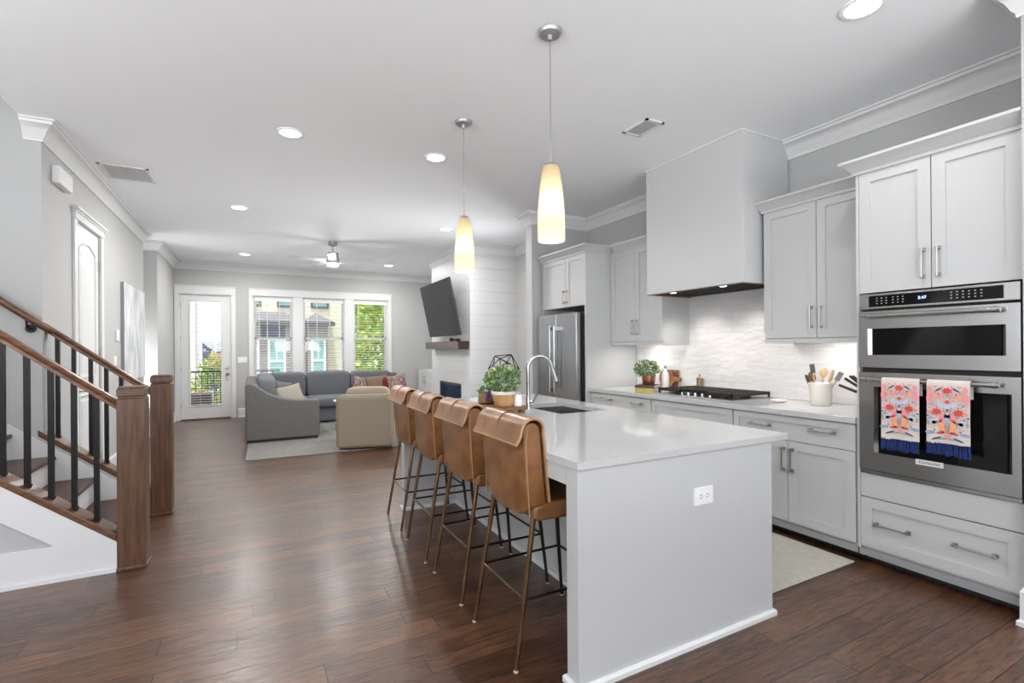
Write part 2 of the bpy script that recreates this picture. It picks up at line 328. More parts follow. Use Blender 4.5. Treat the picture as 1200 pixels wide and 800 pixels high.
        for i in range(len(P) - 1):
            s.face([l0[i], l0[i + 1], l1[i + 1], l1[i]]); s.face([r0[i], r1[i], r1[i + 1], r0[i + 1]])
            s.face([l0[i], r0[i], r0[i + 1], l0[i + 1]]); s.face([l1[i], l1[i + 1], r1[i + 1], r1[i]])
        s.face([l0[0], l1[0], r1[0], r0[0]]); s.face([l0[-1], r0[-1], r1[-1], l1[-1]])
        return s
    def sweep(s, prof, path, z0):            # moulding profile (offset, dz) along a path in XY, mitred; offset goes to the right of the path
        P = [Vector(p) for p in path]; rows = []
        for i, p in enumerate(P):
            ds = []
            if i > 0: ds.append((P[i] - P[i - 1]).normalized())
            if i < len(P) - 1: ds.append((P[i + 1] - P[i]).normalized())
            ns = [Vector((d.y, -d.x)) for d in ds]
            if len(ns) == 2:
                m = (ns[0] + ns[1]); m = m / m.dot(ns[0])
            else: m = ns[0]
            rows.append([s.v(p.x + m.x * o, p.y + m.y * o, z0 + dz) for o, dz in prof])
        k = len(prof)
        for a, b in zip(rows, rows[1:]):
            for j in range(k): s.face([a[j], b[j], b[(j + 1) % k], a[(j + 1) % k]])
        s.face(rows[0]); s.face(rows[-1][::-1])
        return s
    def leaves(s, c, rad, count, size, mats=1, flat=.8, up=.3):
        c = Vector(c)
        for i in range(count):
            while True:
                p = Vector([random.uniform(-1, 1) for _ in range(3)])
                if .25 < p.length < 1: break
            q = c + Vector((p.x * rad[0], p.y * rad[1], p.z * rad[2]))
            d = (p.normalized() + Vector([random.uniform(-.7, .7) for _ in range(3)]) + Vector((0, 0, up))).normalized()
            w = d.cross(Vector([random.uniform(-1, 1) for _ in range(3)])).normalized(); n = d.cross(w); z = size * random.uniform(.7, 1.3)
            a = s.v(q); b = s.v(q + d * z * .5 + w * z * .28 + n * z * .06); e = s.v(q + d * z); g = s.v(q + d * z * .5 - w * z * .28 + n * z * .06)
            s.mi = random.randrange(mats) if mats > 1 else s.mi
            s.face([a, b, e]); s.face([a, e, g])
        return s
    def out(s, name, m, parent=None, bevel=0, smooth=None, seg=2, fix=True):
        off = Vector(LOC.get(parent.name, (0, 0, 0))) if parent else Vector((0, 0, 0))
        if fix: bmesh.ops.recalc_face_normals(s.bm, faces=s.bm.faces)
        if off.length: bmesh.ops.translate(s.bm, verts=s.bm.verts, vec=-off)
        me = bpy.data.meshes.new(name); s.bm.to_mesh(me); s.bm.free()
        for x in (m if isinstance(m, (list, tuple)) else [m]): me.materials.append(MT[x] if isinstance(x, str) else x)
        if smooth is not None:
            me.polygons.foreach_set('use_smooth', [True] * len(me.polygons)); me.set_sharp_from_angle(angle=math.radians(smooth))
        o = bpy.data.objects.new(name, me); COL.objects.link(o)
        if parent: o.parent = parent
        LOC[o.name] = off
        if bevel:
            b = o.modifiers.new('edge', 'BEVEL'); b.width = bevel; b.segments = seg; b.limit_method = 'ANGLE'; b.angle_limit = math.radians(40)
        return o

def tag(o, label, cat, group=None, kind=None):
    o['label'] = label; o['category'] = cat
    if group: o['group'] = group
    if kind: o['kind'] = kind
    return o
def thing(name, label, cat, loc=(0, 0, 0), group=None, kind=None):
    o = bpy.data.objects.new(name, None); COL.objects.link(o); o.location = loc; o.empty_display_size = .1
    LOC[o.name] = Vector(loc)
    return tag(o, label, cat, group, kind)
def struct(o, label, cat): return tag(o, label, cat, kind='structure')
def copy_thing(root, loc, label, rz=0):
    r = root.copy(); COL.objects.link(r); r.location = loc; r.rotation_euler = (0, 0, rz); r['label'] = label; LOC[r.name] = Vector(loc)
    for ch in list(root.children):
        c = ch.copy(); COL.objects.link(c); c.parent = r
        for g in ch.children:
            d = g.copy(); COL.objects.link(d); d.parent = c
    return r
def rotm(x=0, y=0, z=0): return Matrix.Rotation(z, 3, 'Z') @ Matrix.Rotation(y, 3, 'Y') @ Matrix.Rotation(x, 3, 'X')

CZ = 3.11; CAN = 26
# ================================================================== SETTING
struct(MB().box(-4.6, 4.3, -3.6, 11.6, -.06, 0).out('floor', 'floor'), 'dark hand-scraped oak plank floor of the whole room', 'floor')
b = MB(); b.box(-1.5, 4.3, -3.6, 11.6, CZ, CZ + .3); b.box(-4.6, -1.5, -3.6, 3.84, CZ, CZ + .3); b.box(-4.6, -1.5, 5.09, 11.6, CZ, CZ + .3); b.box(-1.52, -1.5, 4.97, 5.09, CZ, CZ + .3)
struct(b.out('ceiling', 'ceil'), 'smooth white ceiling with an opening over the stairs', 'ceiling')
# stairwell and hall wall
b = MB(); b.box(-1.52, -1.40, 4.97, 5.09, 0, CZ); b.box(-4.6, -1.52, 4.97, 5.09, 0, 5.6); b.box(-4.6, -4.5, 3.84, 4.97, 0, 5.6); b.box(-4.6, -1.5, 3.74, 3.84, CZ + .3, 5.6); b.box(-1.5, -1.4, 3.74, 5.09, CZ + .3, 5.6); b.box(-4.6, -1.4, 3.74, 5.09, 5.6, 5.7)
struct(b.out('wall_stair', 'wall'), 'grey wall behind the staircase and its upper shaft', 'wall')
def wall_x(b, X0, X1, y0, y1, holes, z1=CZ):       # wall lying along Y with rectangular holes (ya, yb, za, zb)
    y = y0
    for ya, yb, za, zb in holes:
        b.box(X0, X1, y, ya, 0, z1)
        if za > 0: b.box(X0, X1, ya, yb, 0, za)
        b.box(X0, X1, ya, yb, zb, z1); y = yb
    b.box(X0, X1, y, y1, 0, z1); return b
def wall_y(b, Y0, Y1, x0, x1, holes, z1=CZ):
    x = x0
    for xa, xb, za, zb in holes:
        b.box(x, xa, Y0, Y1, 0, z1)
        if za > 0: b.box(xa, xb, Y0, Y1, 0, za)
        b.box(xa, xb, Y0, Y1, zb, z1); x = xb
    b.box(x, x1, Y0, Y1, 0, z1); return b
struct(wall_x(MB(), -1.52, -1.40, 5.09, 8.95, [(5.77, 6.56, 0, 2.555)]).out('wall_left', 'wall'), 'grey hall wall with the white closet door', 'wall')
b = MB(); b.box(-2.3, -2.2, 8.95, 9.58, 0, CZ); b.box(-2.3, -1.52, 8.83, 8.95, 0, CZ)
struct(b.out('wall_alcove', 'wall'), 'grey alcove wall past the end of the hall wall', 'wall')
struct(MB().box(-2.3, -1.32, 9.58, 11.45, 0, CZ).out('wall_corner', 'wall'), 'pale wall stub beside the glazed patio door', 'wall')
YF = 11.45
DX0, DX1 = -1.235, -.352
WIN = [(.045, .790), (.985, 1.845), (2.04, 2.805)]
b = wall_y(MB(), YF, YF + .16, -2.3, 4.3, [(DX0, DX1, 0, 2.475)] + [(a, c, .70, 2.455) for a, c in WIN])
struct(b.out('wall_far', 'wall'), 'far grey wall with patio door and three windows', 'wall')
b = wall_x(MB(), 4.08, 4.24, -3.5, 11.45, [(6.0, 7.02, 0, 2.62)])
struct(b.out('wall_right', 'wall'), 'grey wall behind the kitchen cabinets', 'wall')
struct(MB().box(3.20, 4.08, 5.47, 5.62, 0, CZ).out('wall_fridge', 'wall'), 'grey wing wall ending beyond the refrigerator', 'wall')
struct(MB().box(3.315, 4.08, -3.5, .945, 0, CZ).out('wall_near', 'wall'), 'grey wall corner right of the oven tower', 'wall')
b = wall_y(MB(), -3.52, -3.40, -4.6, 4.3, [(-3.4, .2, .25, 2.85), (1.0, 3.0, .25, 2.85)])
struct(b.out('wall_back', 'wall'), 'wall with large windows facing the kitchen island end', 'wall')
struct(wall_x(MB(), -4.6, -4.48, -3.5, 3.84, [(-1.6, 2.8, .25, 2.85)]).out('wall_dining', 'wall'), 'dining side wall with a wide window', 'wall')
# chimney breast
b = MB(); b.box(3.20, 4.08, 7.50, 7.91, 0, CZ); b.box(3.20, 4.08, 9.03, 9.45, 0, CZ); b.box(3.20, 4.08, 7.91, 9.03, 0, .36); b.box(3.20, 4.08, 7.91, 9.03, .755, CZ)
struct(b.out('wall_fireplace', 'ship'), 'white shiplap chimney breast', 'wall')
# backsplash
struct(MB().box(4.068, 4.08, 1.72, 4.49, .916, 1.90).out('wall_backsplash', 'tile'), 'glossy white handmade tile backsplash above the counter', 'backsplash')
# crown mouldings
CR = [(0, -.15), (.012, -.15), (.016, -.128), (.028, -.115), (.045, -.075), (.075, -.04), (.088, -.034), (.092, -.015), (.105, -.012), (.105, 0), (0, 0)]
struct(MB().sweep(CR, [(-1.50, 4.97), (-1.40, 4.97), (-1.40, 8.95), (-2.2, 8.95), (-2.2, 9.58), (-1.32, 9.58), (-1.32, YF), (-.4, YF)], CZ).out('trim_1', 'white', smooth=35), 'white crown moulding along the hall wall', 'moulding')
struct(MB().sweep(CR, [(-.4, YF), (4.08, YF), (4.08, 9.45), (3.20, 9.45), (3.20, 7.50), (4.08, 7.50), (4.08, 5.62)], CZ).out('trim_2', 'white', smooth=35), 'white crown moulding over the windows and fireplace', 'moulding')
struct(MB().sweep(CR, [(4.08, 5.62), (3.20, 5.62), (3.20, 5.47), (4.08, 5.47), (4.08, .945), (3.315, .945), (3.315, -3.4)], CZ).out('trim_3', 'white', smooth=35), 'white crown moulding over the kitchen wall', 'moulding')
# baseboards
BB = [(0, 0), (.026, 0), (.026, .022), (.015, .03), (.015, .165), (.006, .185), (0, .185)]
struct(MB().sweep(BB, [(-1.40, 5.12), (-1.40, 5.66)], 0).out('baseboard_hall', 'white'), 'white baseboard behind the far newel', 'baseboard')
struct(MB().sweep(BB, [(-1.40, 6.67), (-1.40, 8.95), (-1.70, 8.95)], 0).out('baseboard_left', 'white'), 'white baseboard under the abstract painting', 'baseboard')
struct(MB().sweep(BB, [(-1.70, 9.58), (-1.32, 9.58), (-1.32, YF - .03)], 0).out('baseboard_corner', 'white'), 'white baseboard left of the patio door', 'baseboard')
struct(MB().sweep(BB, [(DX1 + .11, YF), (4.08, YF)], 0).out('baseboard_far', 'white'), 'white baseboard under the windows', 'baseboard')
struct(MB().sweep(BB, [(4.08, 5.44), (4.08, .945), (3.315, .945), (3.315, -3.4)][1:], 0).out('baseboard_near', 'white'), 'white baseboard on the wall corner beside the oven tower', 'baseboard')
struct(MB().sweep(BB, [(3.20, 9.45), (3.20, 7.50), (4.08, 7.50), (4.08, 7.12)], 0).out('baseboard_fireplace', 'white'), 'white baseboard around the chimney breast', 'baseboard')

# ------------------------------------------------------------------ doors and windows
def casing_y(b, x0, x1, ztop, Y, w=.095, head=.14, z0=0):
    b.box(x0 - w, x0, Y - .022, Y, z0, ztop); b.box(x1, x1 + w, Y - .022, Y, z0, ztop)
    b.box(x0 - w, x1 + w, Y - .026, Y, ztop, ztop + head); b.box(x0 - w - .012, x1 + w + .012, Y - .034, Y, ztop + head, ztop + head + .022)
# door_1: hall closet door in the left wall
r = thing('door_1', 'white two-panel closet door in the hall wall', 'door', (-1.40, 6.165, 0), kind='structure')
b = MB(); b.box(-1.3998, -1.378, 5.68, 5.765, 0, 2.56); b.box(-1.3998, -1.378, 6.565, 6.65, 0, 2.56); b.box(-1.3998, -1.372, 5.68, 6.65, 2.561, 2.64); b.box(-1.3998, -1.345, 5.655, 6.675, 2.64, 2.665); b.box(-1.3998, -1.360, 5.665, 6.665, 2.622, 2.6399)
b.out('door_casing', 'white', r, bevel=.003)
b = MB(); b.box(-1.47, -1.408, 5.772, 6.558, .004, 2.553)
b.out('door_leaf', 'white', r)
b = MB()
def arch(y0, y1, z0, z1, rise=.0, n=10):
    return [(y0, z0), (y1, z0)] + [(y1 + (y0 - y1) * i / n, z1 + rise * math.sin(PI * i / n)) for i in range(n + 1)]
for (y0, y1, z0, z1, rise) in ((5.90, 6.43, 1.12, 2.33, .07), (5.90, 6.43, .28, .95, 0)):
    P = arch(y0, y1, z0, z1, rise); pts = [(-1.407, y, z) for y, z in P] + [(-1.407, *P[0])]
    b.tube(pts, .013, 6)
    b.prism([(y0 + .05 + (y - y0) * (y1 - y0 - .1) / (y1 - y0), z0 + .05 + (z - z0) * (z1 - z0 - .1) / (z1 - z0)) for y, z in P], 'x', -1.415, -1.402)
b.out('door_panel', 'white', r, smooth=40)
b = MB()
for z in (.25, 1.35, 2.25): b.box(-1.41, -1.398, 6.546, 6.563, z - .05, z + .05)
b.out('hinge', 'nickel', r)
b = MB(); b.tube([(-1.408, 5.83, 1.0), (-1.395, 5.83, 1.0)], .028, 14); b.tube([(-1.395, 5.83, 1.0), (-1.365, 5.83, 1.0), (-1.362, 5.845, 1.0), (-1.362, 5.95, .998)], .009, 8)
b.out('door_handle', 'nickel', r, smooth=40)
# door_2: glazed patio door
r = thing('door_2', 'white full-light patio door with an enclosed blind', 'door', ((DX0 + DX1) / 2, YF, 0), kind='structure')
b = MB(); casing_y(b, DX0, DX1, 2.475, YF, .075, .15); b.box(DX0, DX0 + .02, YF, YF + .14, 0, 2.475); b.box(DX1 - .02, DX1, YF, YF + .14, 0, 2.475); b.box(DX0, DX1, YF, YF + .14, 2.455, 2.475)
b.out('door_casing', 'white', r, bevel=.003)
gx0, gx1, gz0, gz1 = -1.055, -.535, .28, 2.335
b = MB(); y0, y1 = YF + .02, YF + .065
b.box(DX0 + .022, gx0, y0, y1, .02, 2.452); b.box(gx1, DX1 - .022, y0, y1, .02, 2.452); b.box(gx0, gx1, y0, y1, .02, gz0); b.box(gx0, gx1, y0, y1, gz1, 2.452)
for a, c, d, e in ((gx0 - .02, gx0, gz0 - .02, gz1 + .02), (gx1, gx1 + .02, gz0 - .02, gz1 + .02), (gx0, gx1, gz0 - .02, gz0), (gx0, gx1, gz1, gz1 + .02)): b.box(a, c, y0 - .012, y0, d, e)
b.out('door_leaf', 'white', r, bevel=.003)
MB().box(gx0, gx1, YF + .03, YF + .034, gz0, gz1).out('pane', 'glass', r)
b = MB()
for i in range(int((gz1 - gz0) / .048)): b.obox(((gx0 + gx1) / 2, YF + .05, gz0 + .02 + i * .048), (gx1 - gx0 - .01, .022, .0022), rotm(x=.12))
b.box(gx0 + .16, gx0 + .163, YF + .038, YF + .04, gz0, gz1); b.box(gx1 - .11, gx1 - .107, YF + .038, YF + .04, gz0, gz1)
b.out('blind_slat', 'blind', r)
b = MB(); b.box(DX0 + .02, DX1 - .02, YF - .01, YF + .12, 0, .022); b.out('threshold', 'stain', r)
b = MB(); b.tube([(-.425, YF + .02, 1.03), (-.425, YF - .012, 1.03)], .028, 14); b.out('deadbolt', 'nickel', r, smooth=40)
b = MB(); b.tube([(-.425, YF + .02, .89), (-.425, YF - .005, .89)], .028, 14); b.sq((-.425, YF - .035, .89), (.03, .026, .03), 1, 1); b.out('door_knob', 'nickel', r, smooth=40)
b = MB()
for z in (.3, 1.0, 1.6, 2.25): b.box(DX0 + .012, DX0 + .03, YF + .005, YF + .022, z - .05, z + .05)
b.out('hinge', 'nickel', r)
# windows
bc = MB(); casing_y(bc, WIN[0][0] - .01, WIN[2][1] + .01, 2.485, YF, .075, .13, z0=.66)
for a, c in ((WIN[0][1], WIN[1][0]), (WIN[1][1], WIN[2][0])): bc.box(a, c, YF - .018, YF, .66, 2.485)
bc.box(WIN[0][0] - .1, WIN[2][1] + .1, YF - .05, YF, .665, .70); bc.box(WIN[0][0] - .08, WIN[2][1] + .08, YF - .02, YF, .57, .665)
struct(bc.out('trim_4', 'white', bevel=.003), 'white casing and sill around the three windows', 'window casing')
wl = ['double-hung window nearest the patio door', 'middle one of the three double-hung windows', 'double-hung window with trees behind, beside the television']
for i, (x0, x1) in enumerate(WIN):
    xm = (x0 + x1) / 2
    r = thing('window_%d' % (i + 1), wl[i], 'window', (xm, YF, .7), kind='structure')
    b = MB(); b.box(x0, x0 + .018, YF, YF + .15, .70, 2.455); b.box(x1 - .018, x1, YF, YF + .15, .70, 2.455); b.box(x0, x1, YF, YF + .15, 2.437, 2.455); b.box(x0, x1, YF, YF + .15, .70, .718)
    b.out('window_frame', 'white', r)
    for nm, z0, z1, yy in (('upper_sash', 1.585, 2.44, YF + .105), ('lower_sash', .715, 1.625, YF + .07)):
        b = MB(); t = .036
        b.box(x0 + .016, x0 + .016 + t, yy, yy + .03, z0, z1); b.box(x1 - .016 - t, x1 - .016, yy, yy + .03, z0, z1); b.box(x0 + .016, x1 - .016, yy, yy + .03, z0, z0 + t); b.box(x0 + .016, x1 - .016, yy, yy + .03, z1 - t, z1)
        if nm == 'upper_sash' and i < 2:
            for k in (1, 2): xx = x0 + .03 + (x1 - x0 - .06) * k / 3; b.box(xx - .007, xx + .007, yy + .006, yy + .024, z0, z1)
        sh = b.out(nm, 'white', r)
        MB().box(x0 + .03, x1 - .03, yy + .012, yy + .016, z0 + .01, z1 - .01).out('pane', 'glass', sh)
    t = thing('window_blind', ['white slatted blind open in the window nearest the patio door', 'white slatted blind open in the middle window', 'white slatted blind open in the window beside the television'][i], 'blind', (xm, YF + .035, 2.40), group='horizontal blinds in the living room windows')
    b = MB()
    for k in range(30): b.obox((xm, YF + .035, .78 + k * .0535), (x1 - x0 - .045, .044, .0025), rotm(x=.10))
    for xx in (x0 + .12, x1 - .12): b.box(xx - .001, xx + .001, YF + .012, YF + .014, .74, 2.40); 
    b.out('slat', 'blind', t)
    MB().box(x0 + .02, x1 - .02, YF + .010, YF + .060, 2.385, 2.436).out('headrail', 'blind', t)
    MB().box(x0 + .022, x1 - .022, YF + .012, YF + .058, .728, .748).out('bottom_rail', 'blind', t)
    MB().tube([(x0 + .10, YF + .006, 2.38), (x0 + .10, YF + .006, 1.5)], .004, 6).out('wand', 'blind', t)
# door_3: glazed door in the right wall between refrigerator and fireplace
r = thing('door_3', 'white glazed side door between refrigerator and shiplap chimney breast', 'door', (4.08, 6.5, 0), kind='structure')
b = MB(); b.box(4.058, 4.08, 5.90, 6.0, 0, 2.62); b.box(4.058, 4.08, 7.02, 7.12, 0, 2.62); b.box(4.054, 4.08, 5.90, 7.12, 2.62, 2.75)
b.out('door_casing', 'white', r, bevel=.003)
b = MB(); b.box(4.12, 4.165, 6.01, 6.16, .02, 2.61); b.box(4.12, 4.165, 6.86, 7.01, .02, 2.61); b.box(4.12, 4.165, 6.16, 6.86, .02, .3); b.box(4.12, 4.165, 6.16, 6.86, 2.42, 2.61)
b.out('door_leaf', 'white', r); MB().box(4.14, 4.144, 6.16, 6.86, .3, 2.42).out('pane', 'glass', r)
# ================================================================== STAIRS
def shoe_z(x): return .20 + .79 * (-.763 - x)
r = thing('staircase', 'oak-tread staircase with white risers rising between two newel posts', 'staircase', (-.80, 4.42, 0))
RISE, RUN, NX = .19, .245, -.83
for k in range(13):
    z = RISE * (k + 1); nx = NX - RUN * k
    MB().box(nx - RUN - .02, nx, 3.9755, 4.951, z - .03, z).out('tread', 'tread', r, bevel=.008)
    MB().box(nx - .04, nx - .025, 3.9755, 4.951, z - RISE, z - .03).out('riser', 'white', r)
# knee walls with skirt boards, each one a stringer of the stair
for nm, y0, y1, xe in (('knee_wall', 3.865, 3.975, -4.2), ('knee_wall', 4.9705, 5.105, -1.399)):
    x0 = -.745
    b = MB(); b.prism([(x0, 0), (x0, shoe_z(x0)), (xe, shoe_z(xe)), (xe, 0)], 'y', y0, y1)
    kw = b.out(nm, 'wall', r)
    if y0 < 4:
        b = MB(); b.prism([(x0, 0), (x0, shoe_z(x0)), (xe, shoe_z(xe)), (xe, shoe_z(xe) - .25), (-.925, .125), (-.925, 0)], 'y', y0 - .016, y0); b.out('skirt_board', 'white', kw)
        b = MB(); b.box(xe, -.9251, y0 - .0125, y0 - .0005, 0, .21); b.box(xe, x0 - .001, y0 - .026, y0 - .0165, 0.0005, .028); b.out('base_board', 'white', kw)
b = MB(); b.prism([(-.80, 0), (-.80, .205), (-4.1, 2.81), (-4.1, 2.4), (-1.0, 0)], 'y', 4.952, 4.9698); b.out('inner_skirt', 'white', r)
b = MB(); b.prism([(-.80, 0), (-.80, .19), (-4.1, 2.79), (-4.1, 2.4), (-1.0, 0)], 'y', 3.9752, 3.990); b.out('inner_skirt', 'white', r)

def railing(name, label, yc, ny0, ztop, shoe_end, rail_end, bal_x, rz, group):
    r = thing(name, label, 'railing', (-.67, yc, 0), group)
    x0, x1 = -.742, -.596; y0, y1 = ny0, ny0 + .146
    b = MB(); b.box(x0, x1, y0, y1, 0, ztop - .075); b.box(x0 + .007, x1 - .007, y0 + .007, y1 - .007, ztop - .075, ztop - .06); b.box(x0, x1, y0, y1, ztop - .06, ztop - .012); b.box(x0 + .006, x1 - .006, y0 + .006, y1 - .006, ztop - .012, ztop); b.box(x0 - .006, x1 + .006, y0 - .006, y1 + .006, 0, .02)
    b.out('newel_post', 'stain', r, bevel=.004)
    f = lambda x: rz + .80 * (-.76 - x)
    b = MB(); sec = [(-.032, -.062), (.032, -.062), (.032, -.040), (.024, -.032), (.031, -.018), (.024, -.002), (.0, .004), (-.024, -.002), (-.031, -.018), (-.024, -.032), (-.032, -.040)]
    ends = [(x0, f(x0)), (rail_end, f(rail_end))]
    rings = [[b.v(x, yc + u, z + w) for u, w in sec] for x, z in ends]
    for j in range(len(sec)): b.face([rings[0][j], rings[0][(j + 1) % len(sec)], rings[1][(j + 1) % len(sec)], rings[1][j]])
    b.face(rings[0]); b.face(rings[1][::-1])
    b.out('handrail', 'stainx', r, smooth=30)
    yl, yh = (y0 + .015, y1 - .0) if yc < 4.5 else (yc - .075, yc + .06)
    b = MB(); b.prism([(x0, shoe_z(x0)), (x0, shoe_z(x0) + .048), (shoe_end, shoe_z(shoe_end) + .048), (shoe_end, shoe_z(shoe_end))], 'y', yl - .012, yh)
    b.out('shoe_rail', 'stainx', r, bevel=.006)
    for bx in bal_x:
        w = .013; zb = shoe_z(bx) + .03; b = MB()
        b.box(bx - w, bx + w, yc - w, yc + w, zb, f(bx) - .05); b.box(bx - .017, bx + .017, yc - .017, yc + .017, zb + .015, zb + .03)
        b.out('baluster', 'iron', r)
    return r
railing('stair_railing', 'nearer stair railing with oak newel and black balusters', 3.91, 3.84, 1.145, -2.6, -2.6, [-.853 - .1066 * k for k in range(16)], 1.075, 'railings either side of the stair foot')
railing('stair_railing', 'farther stair railing with oak newel beside the hall wall', 5.05, 4.985, 1.165, -1.43, -1.399, [-.842, -.942, -1.037, -1.134, -1.238, -1.335], 1.072, 'railings either side of the stair foot')
b = MB()
# wall rail continues up the stair wall
r = thing('wall_handrail', 'dark oak handrail on black brackets fixed to the stair wall', 'handrail', (-1.6, 4.9, 1.7))
f = lambda x: 1.560 + .80 * (-1.38 - x)
b.tube([(-1.33, 4.925, f(-1.33)), (-1.36, 4.90, f(-1.36)), (-1.45, 4.885, f(-1.45)), (-2.9, 4.885, f(-2.9))], .026, 12); b.out('rail', 'stainx', r, smooth=40)
for x in (-1.465, -2.5):
    b = MB(); b.tube([(x, 4.97, f(x) - .085), (x, 4.962, f(x) - .085)], .032, 16); b.tube([(x, 4.965, f(x) - .085), (x, 4.92, f(x) - .085), (x, 4.89, f(x) - .06), (x, 4.885, f(x) - .02)], .008, 8); b.out('bracket', 'iron', r, smooth=40)

# ================================================================== KITCHEN: helpers
def pull(parent, x, yc, zc, ln, ax, n=(-1, 0, 0)):     # champagne bar pull with square mounts on a front facing -X
    b = MB(); h = ln / 2
    e = [(yc - h, zc), (yc + h, zc)] if ax == 'y' else [(yc, zc - h), (yc, zc + h)]
    for y, z in e: b.box(x - .030, x, y - .0075, y + .0075, z - .0075, z + .0075); b.box(x - .004, x, y - .011, y + .011, z - .011, z + .011)
    if ax == 'y': b.tube([(x - .027, yc - h - .012, zc), (x - .027, yc + h + .012, zc)], .0052, 8)
    else: b.tube([(x - .027, yc, zc - h - .008), (x - .027, yc, zc + h + .008)], .0052, 8)
    return b.out('handle', 'nickel', parent, smooth=40)
def shaker(name, parent, x, y0, y1, z0, z1, w=.062, m='cab'):   # front plane x, thickness .02 behind it
    g = .0026; y0 += g; y1 -= g; z0 += g; z1 -= g
    b = MB(); b.box(x, x + .02, y0, y0 + w, z0, z1); b.box(x, x + .02, y1 - w, y1, z0, z1); b.box(x, x + .02, y0 + w, y1 - w, z0, z0 + w); b.box(x, x + .02, y0 + w, y1 - w, z1 - w, z1)
    b.box(x + .010, x + .0195, y0 + w, y1 - w, z0 + w, z1 - w)
    return b.out(name, m, parent)
def slab(name, parent, x, y0, y1, z0, z1, m='cab'):
    g = .0026; return MB().box(x, x + .02, y0 + g, y1 - g, z0 + g, z1 - g).out(name, m, parent, bevel=.0015)
XF = 3.385
def base_unit(label, y0, y1, build):
    r = thing('base_cabinet', label, 'cabinet', (XF + .3, (y0 + y1) / 2, 0), group='base cabinets under the kitchen counter')
    b = MB(); b.box(XF + .0203, 4.066, y0, y1, .10, .8745); b.out('carcass', 'cab', r)
    b = MB(); b.box(XF + .012, XF + .03, y0, y1, .055, .0995); b.out('toe_kick', 'toe', r); MB().box(XF + .10, 4.0, y0, y1, 0, .0995).out('plinth', 'dark', r)  # plinth blackened to stand for the shadow below the toe kick
    build(r); return r
def unit_a(r):
    d = shaker('drawer', r, XF, 3.545, 4.488, .70, .868, .05)
    pull(d, XF, 4.22, .812, .15, 'y'); pull(d, XF, 3.75, .812, .15, 'y')
    for y0, y1, hy in ((3.545, 4.016, 3.97), (4.016, 4.488, 4.06)): pull(shaker('door', r, XF, y0, y1, .116, .70), XF, hy, .56, .15, 'z')
base_unit('base cabinet beside the refrigerator with one wide drawer', 3.541, 4.49, unit_a)
def unit_b(r):
    shaker('false_front', r, XF, 2.637, 3.537, .70, .868, .05)
    for z0, z1 in ((.116, .40), (.40, .70)):
        d = shaker('drawer', r, XF, 2.637, 3.537, z0, z1); pull(d, XF, 3.30, (z0 + z1) / 2, .15, 'y'); pull(d, XF, 2.87, (z0 + z1) / 2, .15, 'y')
base_unit('base cabinet under the gas cooktop', 2.634, 3.540, unit_b)
def unit_c(r):
    d = shaker('drawer', r, XF, 1.735, 2.63, .695, .868, .045)
    pull(d, XF, 2.397, .787, .15, 'y'); pull(d, XF, 1.94, .795, .15, 'y')
    for y0, y1, hy in ((1.735, 2.182, 2.149), (2.182, 2.63, 2.213)): pull(shaker('door', r, XF, y0, y1, .116, .695), XF, hy, .56, .15, 'z')
base_unit('base cabinet beside the oven tower, wide drawer over two doors', 1.732, 2.633, unit_c)
tag(MB().box(3.362, 4.0665, 1.724, 4.492, .875, .915).out('kitchen_countertop', 'quartz', bevel=.003), 'white quartz countertop along the cooking wall', 'countertop')

def cab_crown(parent, path, z):
    P = [(0, -.006), (.012, -.006), (.014, .012), (.022, .018), (.040, .045), (.064, .062), (.070, .066), (.070, .082), (0, .082)]
    return MB().sweep(P, path, z).out('crown', 'cab', parent, smooth=35)
# oven tower
TY0, TY1 = .962, 1.708
r = thing('oven_cabinet', 'tall white cabinet tower housing the double oven', 'cabinet', (3.7, 1.335, 0))
b = MB(); b.box(XF + .0203, 4.066, TY0 - .014, TY0, .10, 2.46); b.box(XF - .0, 4.066, TY1, TY1 + .016, .10, 2.46); b.box(XF + .0203, 4.066, TY0, TY1, .10, .575); b.box(XF + .0203, 4.066, TY0, TY1, 1.70, 2.46); b.box(XF + .4, 4.066, TY0, TY1, .575, 1.70)
b.box(XF + .0, XF + .0203, TY0 - .014, TY0, .10, 2.46)
b.out('carcass', 'cab', r)
b = MB(); b.box(XF + .012, XF + .03, TY0 - .014, TY1 + .016, .055, .0995); b.out('toe_kick', 'toe', r); MB().box(XF + .10, 4.0, TY0 - .014, TY1 + .016, 0, .0995).out('plinth', 'dark', r)  # shade under the tower coloured into toe kick and plinth
pull(shaker('door', r, XF, 1.335, TY1, 1.692, 2.445), XF, 1.372, 1.836, .15, 'z')
pull(shaker('door', r, XF, TY0, 1.335, 1.692, 2.445), XF, 1.300, 1.836, .15, 'z')
slab('filler_panel', r, XF, TY0, TY1, .428, .578)
d = shaker('drawer', r, XF, TY0, TY1, .116, .426, .062); pull(d, XF, 1.535, .272, .165, 'y'); pull(d, XF, 1.155, .280, .165, 'y')
b = MB(); b.box(XF, 4.066, TY0 - .014, TY1 + .016, 2.446, 2.462); b.out('top_rail', 'cab', r)
cab_crown(r, [(4.066, TY1 + .016), (XF, TY1 + .016), (XF, TY0 - .014)], 2.446)
